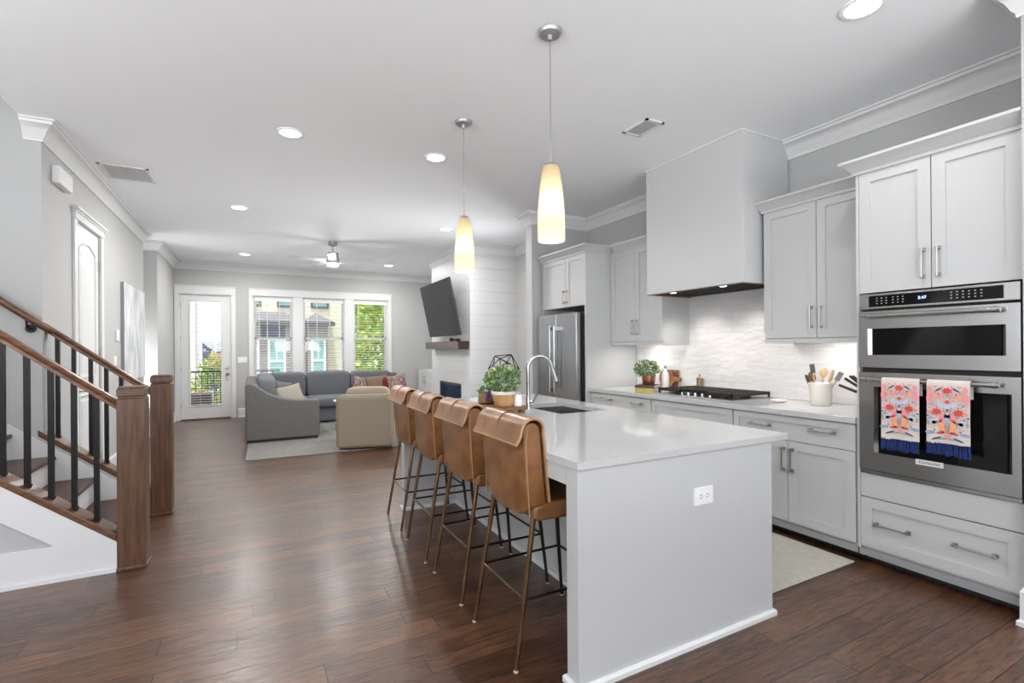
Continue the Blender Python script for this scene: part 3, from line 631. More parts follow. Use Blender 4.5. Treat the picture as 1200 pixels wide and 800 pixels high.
# uppers
def upper(label, y0, y1, x, hl, parent_name='wall_cabinet'):
    r = thing(parent_name, label, 'cabinet', (3.9, (y0 + y1) / 2, 1.4), group='wall cabinets over the kitchen counter')
    b = MB(); b.box(x + .0203, 4.066, y0, y1, 1.425, 2.46); b.out('carcass', 'cab', r)
    b = MB(); b.box(x, x + .0203, y0, y1, 1.392, 1.425); b.box(x + .02, 4.066, y1 - .018, y1, 1.392, 1.425); b.box(x + .02, 4.066, y0, y0 + .018, 1.392, 1.425); b.out('light_rail', 'cab', r)
    ym = (y0 + y1) / 2
    pull(shaker('door', r, x, ym, y1, 1.429, 2.448), x, ym + .036, 1.585, .145, 'z')
    pull(shaker('door', r, x, y0, ym, 1.429, 2.448), x, ym - .034, 1.582, .145, 'z')
    return r
XU = 3.685
r = upper('white wall cabinet between the range hood and the oven tower', 1.726, 2.568, XU, 0); cab_crown(r, [(4.066, 2.568), (XU, 2.568), (XU, 1.726)], 2.448)
r = upper('white wall cabinet between the range hood and the refrigerator', 3.685, 4.490, XU, 0); cab_crown(r, [(XU, 4.42), (XU, 3.685), (4.066, 3.685)], 2.448)
for y0, y1, lab in ((1.78, 2.52, 'slim light bar under the wall cabinet beside the oven tower'), (3.74, 4.44, 'slim light bar under the wall cabinet beside the refrigerator')):
    tag(MB().box(3.78, 3.81, y0, y1, 1.412, 1.4245).out('under_cabinet_light', 'frost'), lab, 'light', 'light bars under the wall cabinets')
    light('under_cabinet_lamp', 'AREA', (3.86, (y0 + y1) / 2, 1.41), 3.4, (1, .96, .92), aim=(.22, 0, -1), shape='RECTANGLE', size=.05, size_y=y1 - y0)
# refrigerator surround
XR = 3.33
r = thing('refrigerator_cabinet', 'white surround and two-door cabinet over the refrigerator', 'cabinet', (3.7, 4.95, 0))
b = MB(); b.box(XR, 4.066, 4.495, 4.518, 0, 2.46); b.box(XR, 4.066, 5.41, 5.432, 0, 2.46)
b.box(XR + .0203, 4.066, 4.518, 5.41, 1.85, 2.46); b.out('carcass', 'cab', r)
pull(shaker('door', r, XR, 4.895, 5.40, 1.852, 2.448), XR, 4.928, 1.975, .13, 'z'); pull(shaker('door', r, XR, 4.518, 4.895, 1.852, 2.448), XR, 4.862, 1.975, .13, 'z')
cab_crown(r, [(XR, 5.432), (XR, 4.495), (XU, 4.495)], 2.448)
r = thing('refrigerator', 'stainless french-door refrigerator in the white surround', 'refrigerator', (3.6, 4.97, 0))
MB().box(3.33, 4.02, 4.56, 5.40, .03, 1.765).out('body', 'dark', r)
for nm, y0, y1, z0, z1 in (('door', 4.985, 5.395, .66, 1.775), ('door', 4.565, 4.980, .66, 1.775), ('freezer_drawer', 4.565, 5.395, .08, .65)):
    d = MB().box(3.245, 3.328, y0, y1, z0, z1).out(nm, 'steelv', r, bevel=.012, seg=3)
    b = MB()
    if nm == 'door':
        hy = 5.03 if y0 > 4.9 else 4.935
        for z in (.86, 1.60): b.box(3.185, 3.246, hy - .012, hy + .012, z - .02, z + .02)
        b.tube([(3.185, hy, .835), (3.185, hy, 1.635)], .0135, 12)
    else:
        for y in (4.66, 5.30): b.box(3.185, 3.246, y - .012, y + .012, .57, .60)
        b.tube([(3.185, 4.63, .585), (3.185, 5.33, .585)], .0135, 12)
    b.out('handle', 'steel', d, smooth=40)
# hood
HX, HY0, HY1, HZ = 3.474, 2.60, 3.68, 1.885
r = thing('range_hood', 'tall smooth white range hood reaching the ceiling', 'range hood', (3.75, 3.14, HZ))
b = MB(); t = .03
b.box(HX, HX + t, HY0, HY1, HZ, CZ); b.box(HX + t, 4.066, HY0, HY0 + t, HZ, CZ); b.box(HX + t, 4.066, HY1 - t, HY1, HZ, CZ)
b.out('body', 'hood', r, bevel=.002)
b = MB(); b.sweep([(0, -.012), (.010, -.010), (.010, 0), (0, 0)], [(4.066, HY1), (HX, HY1), (HX, HY0), (4.066, HY0)], CZ); b.out('ceiling_bead', 'white', r)
b = MB(); b.box(HX + .003, HX + t + .002, HY0 + .003, HY1 - .003, HZ - .005, HZ + .01); b.box(HX + t, 4.06, HY0 + .003, HY0 + t + .002, HZ - .005, HZ + .01); b.box(HX + t, 4.06, HY1 - t - .002, HY1 - .003, HZ - .005, HZ + .01); b.out('wood_trim', 'acacia', r)
b = MB(); b.box(HX + .0325, 4.06, HY0 + .0325, HY1 - .0325, HZ + .004, HZ + .06)
for k in range(18): b.box(HX + .06, 4.02, HY0 + .08 + k * .052, HY0 + .10 + k * .052, HZ - .003, HZ + .005)
b.out('filter_insert', 'cast', r)
for y in (2.86, 3.42):
    MB().tube([(HX + .09, y, HZ + .006), (HX + .09, y, HZ - .004)], .028, 16).out('lamp', 'frost', r, smooth=40)
    light('hood_lamp', 'SPOT', (HX + .14, y, HZ - .012), 14, (1, .95, .88), aim=(.45, 0, -1), spot_size=1.7, spot_blend=.8, shadow_soft_size=.03)

# wall oven
r = thing('wall_oven', 'stainless double wall oven with two towels on its lower handle', 'oven', (3.5, 1.335, .58))
MB().box(XF + .02, XF + .39, TY0 + .01, TY1 - .01, .585, 1.685).out('housing', 'blackm', r)
OX = 3.362; oy0, oy1 = TY0 + .006, TY1 - .006
cp = MB().box(OX + .006, OX + .03, oy0, oy1, 1.592, 1.684).out('control_panel', 'steel', r, bevel=.003)
b = MB(); b.box(OX + .003, OX + .008, oy0 + .062, oy1 - .058, 1.605, 1.672); b.out('touch_glass', 'black', cp)
b = MB(); cols = [1.60, 1.575, 1.55, 1.515, 1.49, 1.465]
for y in cols: 
    for z in (1.624, 1.640, 1.656): b.box(OX + .0022, OX + .0032, y - .004, y + .004, z - .003, z + .003)
for y in (1.24, 1.215, 1.19, 1.165, 1.14, 1.115):
    for z in (1.624, 1.640, 1.656): b.box(OX + .0022, OX + .0032, y - .004, y + .004, z - .003, z + .003)
b.out('key_legend', 'legend', cp)  # control keys as small boxes in one mesh
def text_mesh(b, txt, size, origin, mi=0, depth=.0006):    # lettering on a face looking towards -X: reads along -Y
    cu = bpy.data.curves.new('t', 'FONT'); cu.body = txt; cu.size = size; cu.extrude = depth; cu.align_x = 'CENTER'; cu.align_y = 'CENTER'
    o = bpy.data.objects.new('t', cu); COL.objects.link(o); bpy.context.view_layer.update()
    me = bpy.data.meshes.new_from_object(o.evaluated_get(bpy.context.evaluated_depsgraph_get()))
    me.transform(Matrix(((0, 0, -1, origin[0]), (-1, 0, 0, origin[1]), (0, 1, 0, origin[2]), (0, 0, 0, 1))))
    n0 = len(b.bm.faces); b.bm.from_mesh(me); b.bm.faces.ensure_lookup_table()
    for f_ in b.bm.faces[n0:]: f_.material_index = mi
    bpy.data.objects.remove(o); bpy.data.curves.remove(cu); bpy.data.meshes.remove(me)
b = MB(); text_mesh(b, '3:47', .024, (OX + .002, 1.372, 1.640)); b.out('display', 'led', cp, fix=False)
def oven_door(name, z0, z1, wz0, wz1, wy0, wy1, hz, hy0, hy1, badge=False):
    fx = OX + .004
    b = MB(); b.box(fx, fx + .03, oy0, wy0, z0, z1); b.box(fx, fx + .03, wy1, oy1, z0, z1); b.box(fx, fx + .03, wy0, wy1, z0, wz0); b.box(fx, fx + .03, wy0, wy1, wz1, z1)
    for (a, c) in (((wy0, wz0), (wy0 + .022, wz1)), ((wy1 - .022, wz0), (wy1, wz1))):   # bright returns beside the glass
        b.prism([(fx, a[0] if a[0] == wy0 else c[0]), (fx + .022, c[0] if a[0] == wy0 else a[0]), (fx + .03, c[0] if a[0] == wy0 else a[0]), (fx + .03, a[0] if a[0] == wy0 else c[0])], 'z', wz0, wz1)
    d = b.out(name, 'steel', r)
    MB().box(fx + .014, fx + .024, wy0 + .022, wy1 - .022, wz0, wz1).out('window', 'black', d)
    b = MB(); hx = fx - .042
    b.tube([(hx, hy0, hz), (hx, hy1, hz)], .0125, 14)
    for y in (hy0 + .02, hy1 - .02): b.tube([(hx, y, hz), (fx, y, hz)], .011, 10); b.tube([(hx, y - .012, hz), (hx, y + .012, hz)], .0155, 14)
    b.out('handle', 'chrome', d, smooth=40)
    if badge:
        b = MB(); b.box(fx - .003, fx, 1.28, 1.408, .688, .718); b.mi = 1; text_mesh(b, 'KitchenAid', .021, (fx - .0032, 1.344, .703), 1); b.out('badge', ['plate', 'blackm'], d, fix=False)
oven_door('microwave_door', 1.235, 1.578, 1.312, 1.472, 1.022, 1.652, 1.548, 1.03, 1.672)
oven_door('oven_door', .605, 1.205, .715, 1.118, 1.002, 1.622, 1.163, 1.035, 1.672, True)
MB().box(OX + .012, OX + .03, oy0, oy1, .580, .600).out('vent_strip', 'steel', r)
# dish towels over the lower handle
def towel(label, ya, yb, zb):
    hx, hz = OX + .004 - .042, 1.163
    t = thing('dish_towel', label, 'towel', (hx, (ya + yb) / 2, hz), group='printed dish towels on the oven handle')
    b = MB(); n = 14; rows = []
    path = [(hx + .019, 1.08)] + [(hx + .019, hz - .05)] + [(hx + .0175 * math.cos(a), hz + .0175 * math.sin(a)) for a in [PI * i / 8 for i in range(9)]] + [(hx - .019, hz - .1), (hx - .021, hz - .2), (hx - .022, zb)]
    for i, (x, z) in enumerate(path):
        w = 0 if 1 < i < 11 else min(1, abs(hz - z) / .3)
        rows.append([b.v(x - .004 * w * math.sin(j / n * PI * 3 + i) if i > 10 else x, yb + (ya - yb) * (j / n) * (1 - .0 * w), z + (.006 * (j / n - .5) * w)) for j in range(n + 1)])
    for p, q in zip(rows, rows[1:]):
        for j in range(n): b.face([p[j], p[j + 1], q[j + 1], q[j]])
    # printed folk-flower pattern, mirrored about the middle
    yc = (ya + yb) / 2; hw = (yb - ya) / 2; X = hx - .0275
    def blob(u, z, ru, rz_, mi, k=8, rot=0.0):
        b.mi = mi; pts = []
        for i in range(k):
            a = 2 * PI * i / k; rr = 1 if k < 12 else (1.0 if i % 2 == 0 else .62)
            pu, pz = ru * rr * math.cos(a), rz_ * rr * math.sin(a)
            pts.append(b.v(X, yc + u * hw + pu * math.cos(rot) - pz * math.sin(rot), hz - z + pu * math.sin(rot) + pz * math.cos(rot)))
        b.face(pts)
    rnd = random.Random(5); used = []
    def free(u, z, r_):
        for q in used:
            if math.hypot((u - q[0]) * hw, z - q[1]) < r_ + q[2]: return False
        used.append((u, z, r_)); return True
    def sym(u, z, ru, rz_, mi, k=8, rot=0.0):
        used.append((u, z, max(ru, rz_) * .8)); used.append((-u, z, max(ru, rz_) * .8))
        blob(u, z, ru, rz_, mi, k, rot)
        if u: blob(-u, z, ru, rz_, mi, k, -rot)
    sym(0, .040, .026, .020, 1, 14); sym(0, .066, .006, .010, 5, 6); sym(0, .10, .010, .010, 1, 10); sym(0, .125, .016, .012, 7, 10); sym(.30, .118, .018, .010, 7, 10, .5); sym(0, .145, .006, .006, 6, 6)
    sym(.50, .155, .026, .022, 1, 16); sym(.22, .18, .015, .022, 3, 8, .6); sym(0, .178, .014, .022, 7, 8); sym(.0, .180, .006, .012, 4, 6); sym(.36, .205, .020, .008, 3, 8, -.5); sym(.24, .235, .017, .036, 2, 8, -.22); sym(.31, .268, .020, .007, 1, 8, -.2); sym(0, .232, .010, .026, 4, 8)
    sym(.56, .072, .016, .016, 2, 14); sym(.26, .065, .013, .011, 3, 10); sym(.62, .215, .020, .022, 7, 14); sym(.62, .215, .010, .010, 4, 10); sym(0, .285, .018, .016, 3, 14); sym(.50, .30, .028, .005, 6, 6, -.4); sym(.22, .30, .022, .004, 5, 6, -.15); sym(.80, .27, .024, .010, 4, 8, -.1); sym(.40, .035, .020, .005, 6, 6, -.6)
    sym(.82, .035, .015, .020, 3, 14); sym(.86, .085, .012, .030, 3, 10); sym(.84, .16, .012, .012, 3, 14); sym(.90, .215, .006, .016, 5, 6)
    for i in range(1500):
        u, z = rnd.uniform(0, .94), rnd.uniform(.015, .295); r_ = rnd.uniform(.004, .011) * (1 if i < 700 else .6)
        if u > .04 and free(u, z, r_) and free(-u, z, r_ * .2): 
            m_ = rnd.choice((1, 2, 3, 3, 4, 5, 5, 6, 7, 1, 2)); ro = rnd.uniform(-1, 1); k_ = rnd.choice((6, 8, 12)); a_ = rnd.uniform(.45, 1)
            blob(u, z, r_, r_ * a_, m_, k_, ro); blob(-u, z, r_, r_ * a_, m_, k_, -ro)
    b.mi = 5
    b.out('cloth', ['towel', 't_red', 't_orange', 't_pink', 't_blue', 't_sage', 't_ink', 't_lilac'], t, smooth=60, fix=False)
    b = MB()
    for j in range(16):
        y = ya + (yb - ya) * (j + .5) / 16; x = hx - .022 + random.uniform(-.003, .003); l = .062 + random.uniform(-.006, .006)
        b.tube([(x, y, zb + .004), (x - .002, y + random.uniform(-.003, .003), zb - l)], .0045, 6, r1=.0078)
    b.out('fringe', 'tassel', t, smooth=50)
towel('folk-print dish towel with blue fringe nearer the kitchen counter', 1.363, 1.552, .822)
towel('folk-print dish towel with blue fringe nearer the room corner', 1.142, 1.330, .835)
# ================================================================== ISLAND
IX0, IX1, IY0, IY1 = 1.137, 2.345, 1.598, 4.185
r = thing('kitchen_island', 'large white kitchen island with a stool overhang', 'island', (1.8, 2.9, 0))
MB().box(IX0, IX1, IY0, IY0 + .08, 0, .8845).out('end_panel', 'cab', r, bevel=.002)
MB().box(IX0, IX1, IY1 - .08, IY1, 0, .8845).out('end_panel', 'cab', r, bevel=.002)
MB().box(1.60, 1.62, IY0 + .08, IY1 - .08, 0, .8845).out('back_panel', 'cab', r)
MB().box(IX0, IX0 + .022, IY0 + .08, IY1 - .08, .808, .8845).out('apron', 'cab', r)
for k, (y0, y1) in enumerate(((1.68, 2.30), (2.30, 2.82), (2.82, 3.50), (3.50, 4.103))):
    slab('door', r, IX1 - .022, y0, y1, .11, .868)
b = MB(); b.box(1.62, IX1 - .03, IY0 + .08, 2.79, .09, .87); b.box(1.62, IX1 - .03, 3.46, IY1 - .08, .09, .87); b.box(1.62, IX1 - .03, 2.79, 3.46, .09, .64); b.out('carcass', 'cab', r)
b = MB(); 
P = [(0, 0), (.015, 0), (.015, .020), (.010, .028), (0, .028)]
b.sweep(P, [(1.60, IY0 + .08), (IX0, IY0 + .08), (IX0, IY0), (IX1, IY0), (IX1, IY0 + .08)], 0)
b.sweep(P, [(IX1, IY1 - .08), (IX1, IY1), (IX0, IY1), (IX0, IY1 - .08), (1.60, IY1 - .08)], 0)
b.box(1.588, 1.60, IY0 + .08, IY1 - .08, 0, .028); b.out('shoe_molding', 'white', r)
ot = MB().box(1.782, 1.905, IY0 - .006, IY0, .640, .722).out('outlet', 'plate', r, bevel=.002)
b = MB()
for cx in (1.822, 1.865):
    b.mi = 0; b.tube([(cx, IY0 - .0055, .681), (cx, IY0 - .0085, .681)], .0165, 18); b.mi = 1
    for dz in (-.005, .005): b.box(cx - .007, cx + .003, IY0 - .0092, IY0 - .0080, .681 + dz * 1.3 - .0016, .681 + dz * 1.3 + .0016)
    b.tube([(cx + .009, IY0 - .0080, .681), (cx + .009, IY0 - .0092, .681)], .0022, 8)
b.out('socket', ['plate', 'dark'], ot)
# quartz top with the sink opening
tx0, tx1, ty0, ty1 = 1.130, 2.462, 1.588, 4.20; SX0, SX1, SY0, SY1 = 1.875, 2.285, 2.83, 3.42
b = MB(); b.box(tx0, SX0, ty0, ty1, .885, .915); b.box(SX1, tx1, ty0, ty1, .885, .915); b.box(SX0, SX1, ty0, SY0, .885, .915); b.box(SX0, SX1, SY1, ty1, .885, .915)
bmesh.ops.remove_doubles(b.bm, verts=b.bm.verts, dist=.0001)
tag(b.out('island_countertop', 'quartz'), 'white quartz slab topping the island, with sink cut-out', 'countertop')
b = MB(); e = .012; z0 = .66
b.box(SX0 - e, SX0, SY0 - e, SY1 + e, z0, .8849); b.box(SX1, SX1 + e, SY0 - e, SY1 + e, z0, .8849); b.box(SX0, SX1, SY0 - e, SY0, z0, .8849); b.box(SX0, SX1, SY1, SY1 + e, z0, .8849); b.box(SX0 - e, SX1 + e, SY0 - e, SY1 + e, z0 - .01, z0)
t = b.out('sink', 'steel'); tag(t, 'undermount stainless sink set into the island countertop', 'sink')
MB().tube([(2.08, 3.12, z0), (2.08, 3.12, z0 + .004)], .045, 20).out('drain', 'dark', t)
# faucet
fx, fy = 1.832, 3.20
t = thing('faucet', 'tall gooseneck pull-down chrome faucet at the island sink', 'faucet', (fx, fy, .915))
MB().lathe([(.028, .9152), (.028, .925), (.020, .935), (.018, 1.0), (.0155, 1.01)], (fx, fy), 20).out('base', 'chrome', t, smooth=40)
pts = [(fx - .01 * 0, fy, 1.0), (fx, fy, 1.215)]
R_ = .094; dxy = Vector((.97, -.22)).normalized()
for i in range(1, 15):
    a = PI * i / 15; pts.append((fx + dxy.x * (R_ - R_ * math.cos(a)), fy + dxy.y * (R_ - R_ * math.cos(a)), 1.215 + R_ * math.sin(a)))
l = Vector(pts[-1]); d = (l - Vector(pts[-2])).normalized(); pts.append(tuple(l + d * .04))
MB().tube(pts, .0145, 14).out('spout', 'chrome', t, smooth=50)
h0 = Vector(pts[-1]); MB().tube([h0 - d * .01, h0 + d * .03, h0 + d * .085], .0155, 14, r1=.019).out('spray_head', 'chrome', t, smooth=50)
b = MB(); b.tube([(fx, fy, .965), (fx + .02, fy - .045, .968)], .010, 12); b.tube([(fx + .02, fy - .045, .968), (fx + .035, fy - .07, 1.03)], .006, 10); b.out('handle', 'chrome', t, smooth=50)
t = thing('soap_dispenser', 'small chrome soap pump beside the faucet', 'soap dispenser', (1.93, 3.50, .915))
MB().lathe([(.018, .9152), (.018, .925), (.010, .935), (.010, .985), (.014, .99), (.014, 1.005)], (1.93, 3.50), 16).out('base', 'chrome', t, smooth=40)
MB().tube([(1.93, 3.50, 1.0), (1.94, 3.49, 1.008), (1.985, 3.475, 1.0)], .005, 8).out('nozzle', 'chrome', t, smooth=40)
# riser board
t = thing('serving_board', 'acacia footed serving board on the island carrying the plants', 'serving board', (1.59, 3.21, .915))
rb = rotm(z=math.radians(-4)); c = Vector((1.60, 3.235, .9465))
b = MB(); b.obox(c, (.262, .45, .022), rb); b.out('board', 'acacia', t, bevel=.005)
for sx in (-1, 1):
    for sy in (-1, 1):
        p = c + rb @ Vector((sx * .10, sy * .19, -.0213)); MB().obox(p, (.034, .034, .0202), rb).out('foot', 'acacia', t, bevel=.002)
# potted plant on the board
def potted(name, label, c, z, prof, m, lime, fol, leafn, size, mats):
    t = thing(name, label, 'plant', (c[0], c[1], z))
    MB().lathe([(r_, z + h) for r_, h in prof], c, 28).out('pot', m, t, smooth=50)
    if lime: MB().lathe([(r_, z + h) for r_, h in lime], c, 28).out('pot_rim', 'lime', t, smooth=50)
    b = MB(); b.leaves(*fol, leafn, size, mats); b.out('foliage', ['leaf', 'leafd', 'leafy'][:mats], t, fix=False)
    b = MB()
    for i in range(16):
        a = random.uniform(0, 2 * PI); q = random.uniform(.3, .9)
        b.tube([(c[0] + .02 * math.cos(a), c[1] + .02 * math.sin(a), z + prof[-1][1] - .02), (fol[0][0] + fol[1][0] * q * .7 * math.cos(a), fol[0][1] + fol[1][1] * q * .7 * math.sin(a), fol[0][2] + random.uniform(-.3, .5) * fol[1][2])], .002, 5)
    b.out('stem', 'leafd', t)
    return t
pz = .9578
potted('potted_plant', 'leafy green plant in a whitewashed terracotta pot on the serving board', (1.583, 3.115), pz,
       [(.060, 0), (.066, .004), (.070, .03), (.084, .085), (.086, .10), (.078, .10), (.074, .09)], 'terra',
       [(.085, .0855), (.088, .087), (.089, .106), (.086, .109), (.080, .108), (.078, .09)], ((1.578, 3.115, pz + .190), (.118, .118, .082)), 520, .036, 3)
t = thing('small_planter', 'small brown basket of purple dried flowers on the serving board', 'planter', (1.55, 3.335, pz))
MB().lathe([(.052, pz), (.064, pz + .01), (.062, pz + .05), (.045, pz + .085), (.040, pz + .085), (.040, pz + .06)], (1.55, 3.335), 20).out('basket', 'basket', t, smooth=50)
b = MB(); b.leaves((1.555, 3.278, pz + .055), (.036, .024, .042), 190, .022, 1); b.out('dried_flower', 'purple', t, fix=False)
b = MB(); b.leaves((1.55, 3.34, pz + .095), (.055, .05, .018), 80, .028, 1); b.out('foliage', 'leafd', t, fix=False)
t = thing('jar', 'small white ceramic jar behind the terracotta pot on the serving board', 'jar', (1.668, 3.055, pz))
MB().lathe([(.026, pz), (.030, pz + .004), (.030, pz + .072), (.026, pz + .078)], (1.668, 3.055), 20).out('body', 'bottle', t, smooth=40)
MB().lathe([(.027, pz + .078), (.027, pz + .088), (.006, pz + .092), (.006, pz + .1), (.002, pz + .102)], (1.668, 3.055), 20).out('lid', 'lime', t, smooth=40)
# geometric wire ornament on a stand
t = thing('wire_ornament', 'black wire geometric orb on a white stand at the far end of the island', 'ornament', (2.0, 3.93, .915))
MB().lathe([(.06, .9152), (.06, .925), (.016, .94), (.014, 1.035), (.04, 1.05), (.04, 1.058)], (2.0, 3.93), 20).out('stand', 'bottle', t, smooth=40)
bm_ = bmesh.new(); bmesh.ops.create_icosphere(bm_, subdivisions=1, radius=.145); b = MB()
rt = rotm(.4, .3, .5)
zmin = min((rt @ v.co).z for v in bm_.verts); oc = Vector((2.0, 3.93, 1.056 - zmin))
for e_ in bm_.edges: b.tube([oc + rt @ e_.verts[0].co, oc + rt @ e_.verts[1].co], .0042, 6)
bm_.free(); b.out('wire_frame', 'iron', t)

# ================================================================== STOOLS
st = thing('bar_stool', 'tan leather bar stool nearest the camera', 'bar stool', (1.25, 2.05, 0), group='leather bar stools along the island')
ox, oy = 1.25, 2.05
Wd = .215
def back_profile():
    P = [(-.185, .625), (-.200, .66), (-.212, .80), (-.222, .97)]
    P += [(-.182 + .042 * math.cos(a), 1.005 + .040 * math.sin(a)) for a in [PI - PI * i / 8 for i in range(9)]]
    P += [(-.128, .85), (-.112, .70), (-.110, .625)]
    return P
b = MB(); P = [(ox + x, z) for x, z in back_profile()]
# upholstered back: end faces slightly inset so the sides read as a gusset, bottom corners rounded
n = 10; rows = []
for i in range(n + 1):
    u = -1 + 2 * i / n; y = oy + u * Wd; k = .035 * max(0, abs(u) - .45) ** 2 / .3; bow = -.018 * (1 - u * u)
    rows.append([b.v(x + bow * (1 if z < 1.0 else .3) * (1 if x < ox - .15 else .3), y, z + (k * 1.6 if z < .70 else 0)) for x, z in P])
for p, q in zip(rows, rows[1:]):
    for j in range(len(P)): b.face([p[j], p[(j + 1) % len(P)], q[(j + 1) % len(P)], q[j]])
b.face(rows[0]); b.face(rows[-1][::-1])
bk = b.out('backrest', 'leather', st, smooth=50, bevel=.006)
for s in (-1, 1):
    b = MB(); b.tube([(ox + x, oy + s * (Wd + .001), z) for x, z in [(-.196, .64), (-.206, .80), (-.214, .96), (-.205, 1.02)]], .003, 6)
    b.out('seam', 'leather_d', bk)
path = [(-.100, .695), (-.110, .80), (-.124, .95), (-.130, 1.0)] + [(-.180 + .056 * math.cos(a), 1.008 + .056 * math.sin(a)) for a in [PI * i / 8 for i in range(1, 8)]] + [(-.242, .99), (-.262, .957)]
b = MB(); b.strip([(ox + x, z) for x, z in path], .012, 'y', oy - Wd - .008, oy + Wd + .008); fl = b.out('headrest_flap', 'leather', st, smooth=50)
b = MB(); 
for yy in (oy - Wd - .008, oy + Wd + .008): b.tube([(ox + x, yy, z) for x, z in path], .0066, 6)
b.tube([(ox + path[-1][0], oy - Wd - .008, path[-1][1]), (ox + path[-1][0], oy + Wd + .008, path[-1][1])], .0066, 6); b.out('piping', 'leather_d', fl, smooth=50)
b = MB(); b.tube([(ox + x - .004 * (x < -.2), oy, z + (.007 if x > -.24 else 0)) for x, z in path[4:]], .0028, 6); b.out('stitch', 'walnut', fl)
b = MB(); b.prism([(ox - .175, .628), (ox - .15, .612), (ox + .215, .607), (ox + .24, .625), (ox + .25, .655), (ox + .23, .678), (ox - .10, .690), (ox - .17, .68)], 'y', oy - Wd, oy + Wd); b.out('seat', 'leather', st, smooth=40, bevel=.014, seg=3)
legs = [((-.165, -.195, .632), (-.270, -.218, 0)), ((-.165, .195, .632), (-.270, .218, 0)), ((.20, -.195, .615), (.262, -.232, 0)), ((.20, .195, .615), (.262, .232, 0))]
O = Vector((ox, oy, 0)); at = {}
for i, (a, c_) in enumerate(legs):
    a, c_ = O + Vector(a), O + Vector(c_); up = c_ + (a - c_) * (.006 / a.z)
    lg = MB().tube([a, a + (up - a) * .5, up], .0125, 10, r1=.0085).out('leg', 'bronze' if i < 2 else 'bronze_shade', st, smooth=50)
    MB().lathe([(.011, .0005), (.011, .006), (.008, .008)], (c_.x, c_.y), 12).out('foot_glide', 'cap', lg, smooth=40)
    at[i] = c_ + (a - c_) * (.288 / a.z)
for i, j in ((0, 1), (2, 3), (0, 2), (1, 3)): MB().tube([at[i], at[j]], .0065, 8).out('stretcher', 'bronze' if (i, j) == (0, 1) else 'bronze_shade', st, smooth=50)
for y, lab in ((2.665, 'tan leather bar stool second from the camera'), (3.255, 'tan leather bar stool third from the camera'), (3.845, 'tan leather bar stool farthest from the camera, before the armchair')):
    copy_thing(st, (1.25 + random.uniform(-.008, .004), y, 0), lab, random.uniform(-.02, .02))

# ================================================================== COUNTER ITEMS
CT = .9152
t = thing('gas_cooktop', 'stainless gas cooktop with black cast-iron grates', 'cooktop', (3.75, 3.15, CT))
MB().box(3.49, 4.01, 2.725, 3.575, CT, CT + .010).out('tray', 'steel', t, bevel=.003)
for k, (y0, y1) in enumerate(((2.735, 3.01), (3.015, 3.285), (3.29, 3.565))):
    b = MB(); z0, z1 = CT + .034, CT + .058
    x0 = 3.505 if k != 1 else 3.60
    for x in (x0, 3.985): b.box(x, x + .014, y0, y1, z0, z1)
    for y in (y0, y1 - .014): b.box(x0, 3.999, y, y + .014, z0, z1)
    for i in range(1, 6): yy = y0 + (y1 - y0) * i / 6; b.box(x0, 3.999, yy - .005, yy + .005, z0, z1)
    for i in range(1, 5): xx = x0 + (3.985 - x0) * i / 5; b.box(xx, xx + .012, y0, y1, z0 + .001, z1 + .001)
    for x in (x0, 3.985):
        for y in (y0, y1 - .014): b.box(x, x + .014, y, y + .014, CT + .0095, z0)
    b.out('grate', 'cast', t)
for x, y, rr in ((3.63, 2.87, .04), (3.87, 2.87, .035), (3.80, 3.15, .05), (3.63, 3.43, .035), (3.87, 3.43, .04)):
    MB().lathe([(rr, CT + .0095), (rr, CT + .018), (rr * .7, CT + .019), (rr * .7, CT + .026)], (x, y), 20).out('burner', 'cast', t, smooth=40)
for k in range(5):
    y = 2.99 + k * .08; MB().lathe([(.021, CT + .0095), (.021, CT + .013), (.016, CT + .014), (.014, CT + .036), (.011, CT + .038)], (3.545, y), 18).out('knob', 'chrome', t, smooth=40)
# books with copper pot plant
d1 = Vector((.458, -.889, 0)); d2 = Vector((.889, .458, 0))
ang = math.atan2(d1.x, -d1.y)
def book(label, c, z, w, l, h, m):
    t = thing('book', label, 'book', (c[0], c[1], z), group='books stacked under the copper pot')
    R = Matrix((d2, d1, Vector((0, 0, 1)))).transposed(); C = Vector((c[0], c[1], z + h / 2)); b = MB()
    b.obox(C + Vector((0, 0, h / 2 - .0015)), (w, l, .003), R); b.obox(C - Vector((0, 0, h / 2 - .0015)), (w, l, .003), R); b.obox(C - d2 * (w / 2 - .0015), (.003, l, h), R); b.out('cover', m, t)
    MB().obox(C + d2 * .0, (w - .012, l - .008, h - .006), R).out('pages', 'pages', t)
book('thick mustard-yellow book at the bottom of the counter stack', (3.585, 3.795), CT, .245, .185, .042, 'mustard')
book('dark plum book lying on the mustard-yellow book', (3.60, 3.80), CT + .0422, .24, .20, .026, 'plum')
cz = CT + .0686
potted('potted_plant', 'small leafy plant in a copper pot standing on two books', (3.615, 3.815), cz, [(.052, 0), (.062, .008), (.068, .05), (.070, .098), (.066, .098), (.064, .085)], 'copper', None, ((3.60, 3.83, cz + .16), (.115, .125, .078)), 520, .032, 3)
t = thing('bottle', 'slim white bottle with grey stopper between books and cooktop', 'bottle', (3.705, 3.672, CT))
MB().lathe([(.034, CT), (.037, CT + .006), (.037, CT + .155), (.030, CT + .19), (.016, CT + .222), (.014, CT + .236)], (3.705, 3.672), 24).out('body', 'bottle', t, smooth=50)
MB().lathe([(.012, CT + .236), (.014, CT + .24), (.014, CT + .252), (.009, CT + .262)], (3.705, 3.672), 16).out('stopper', 'cork', t, smooth=50)
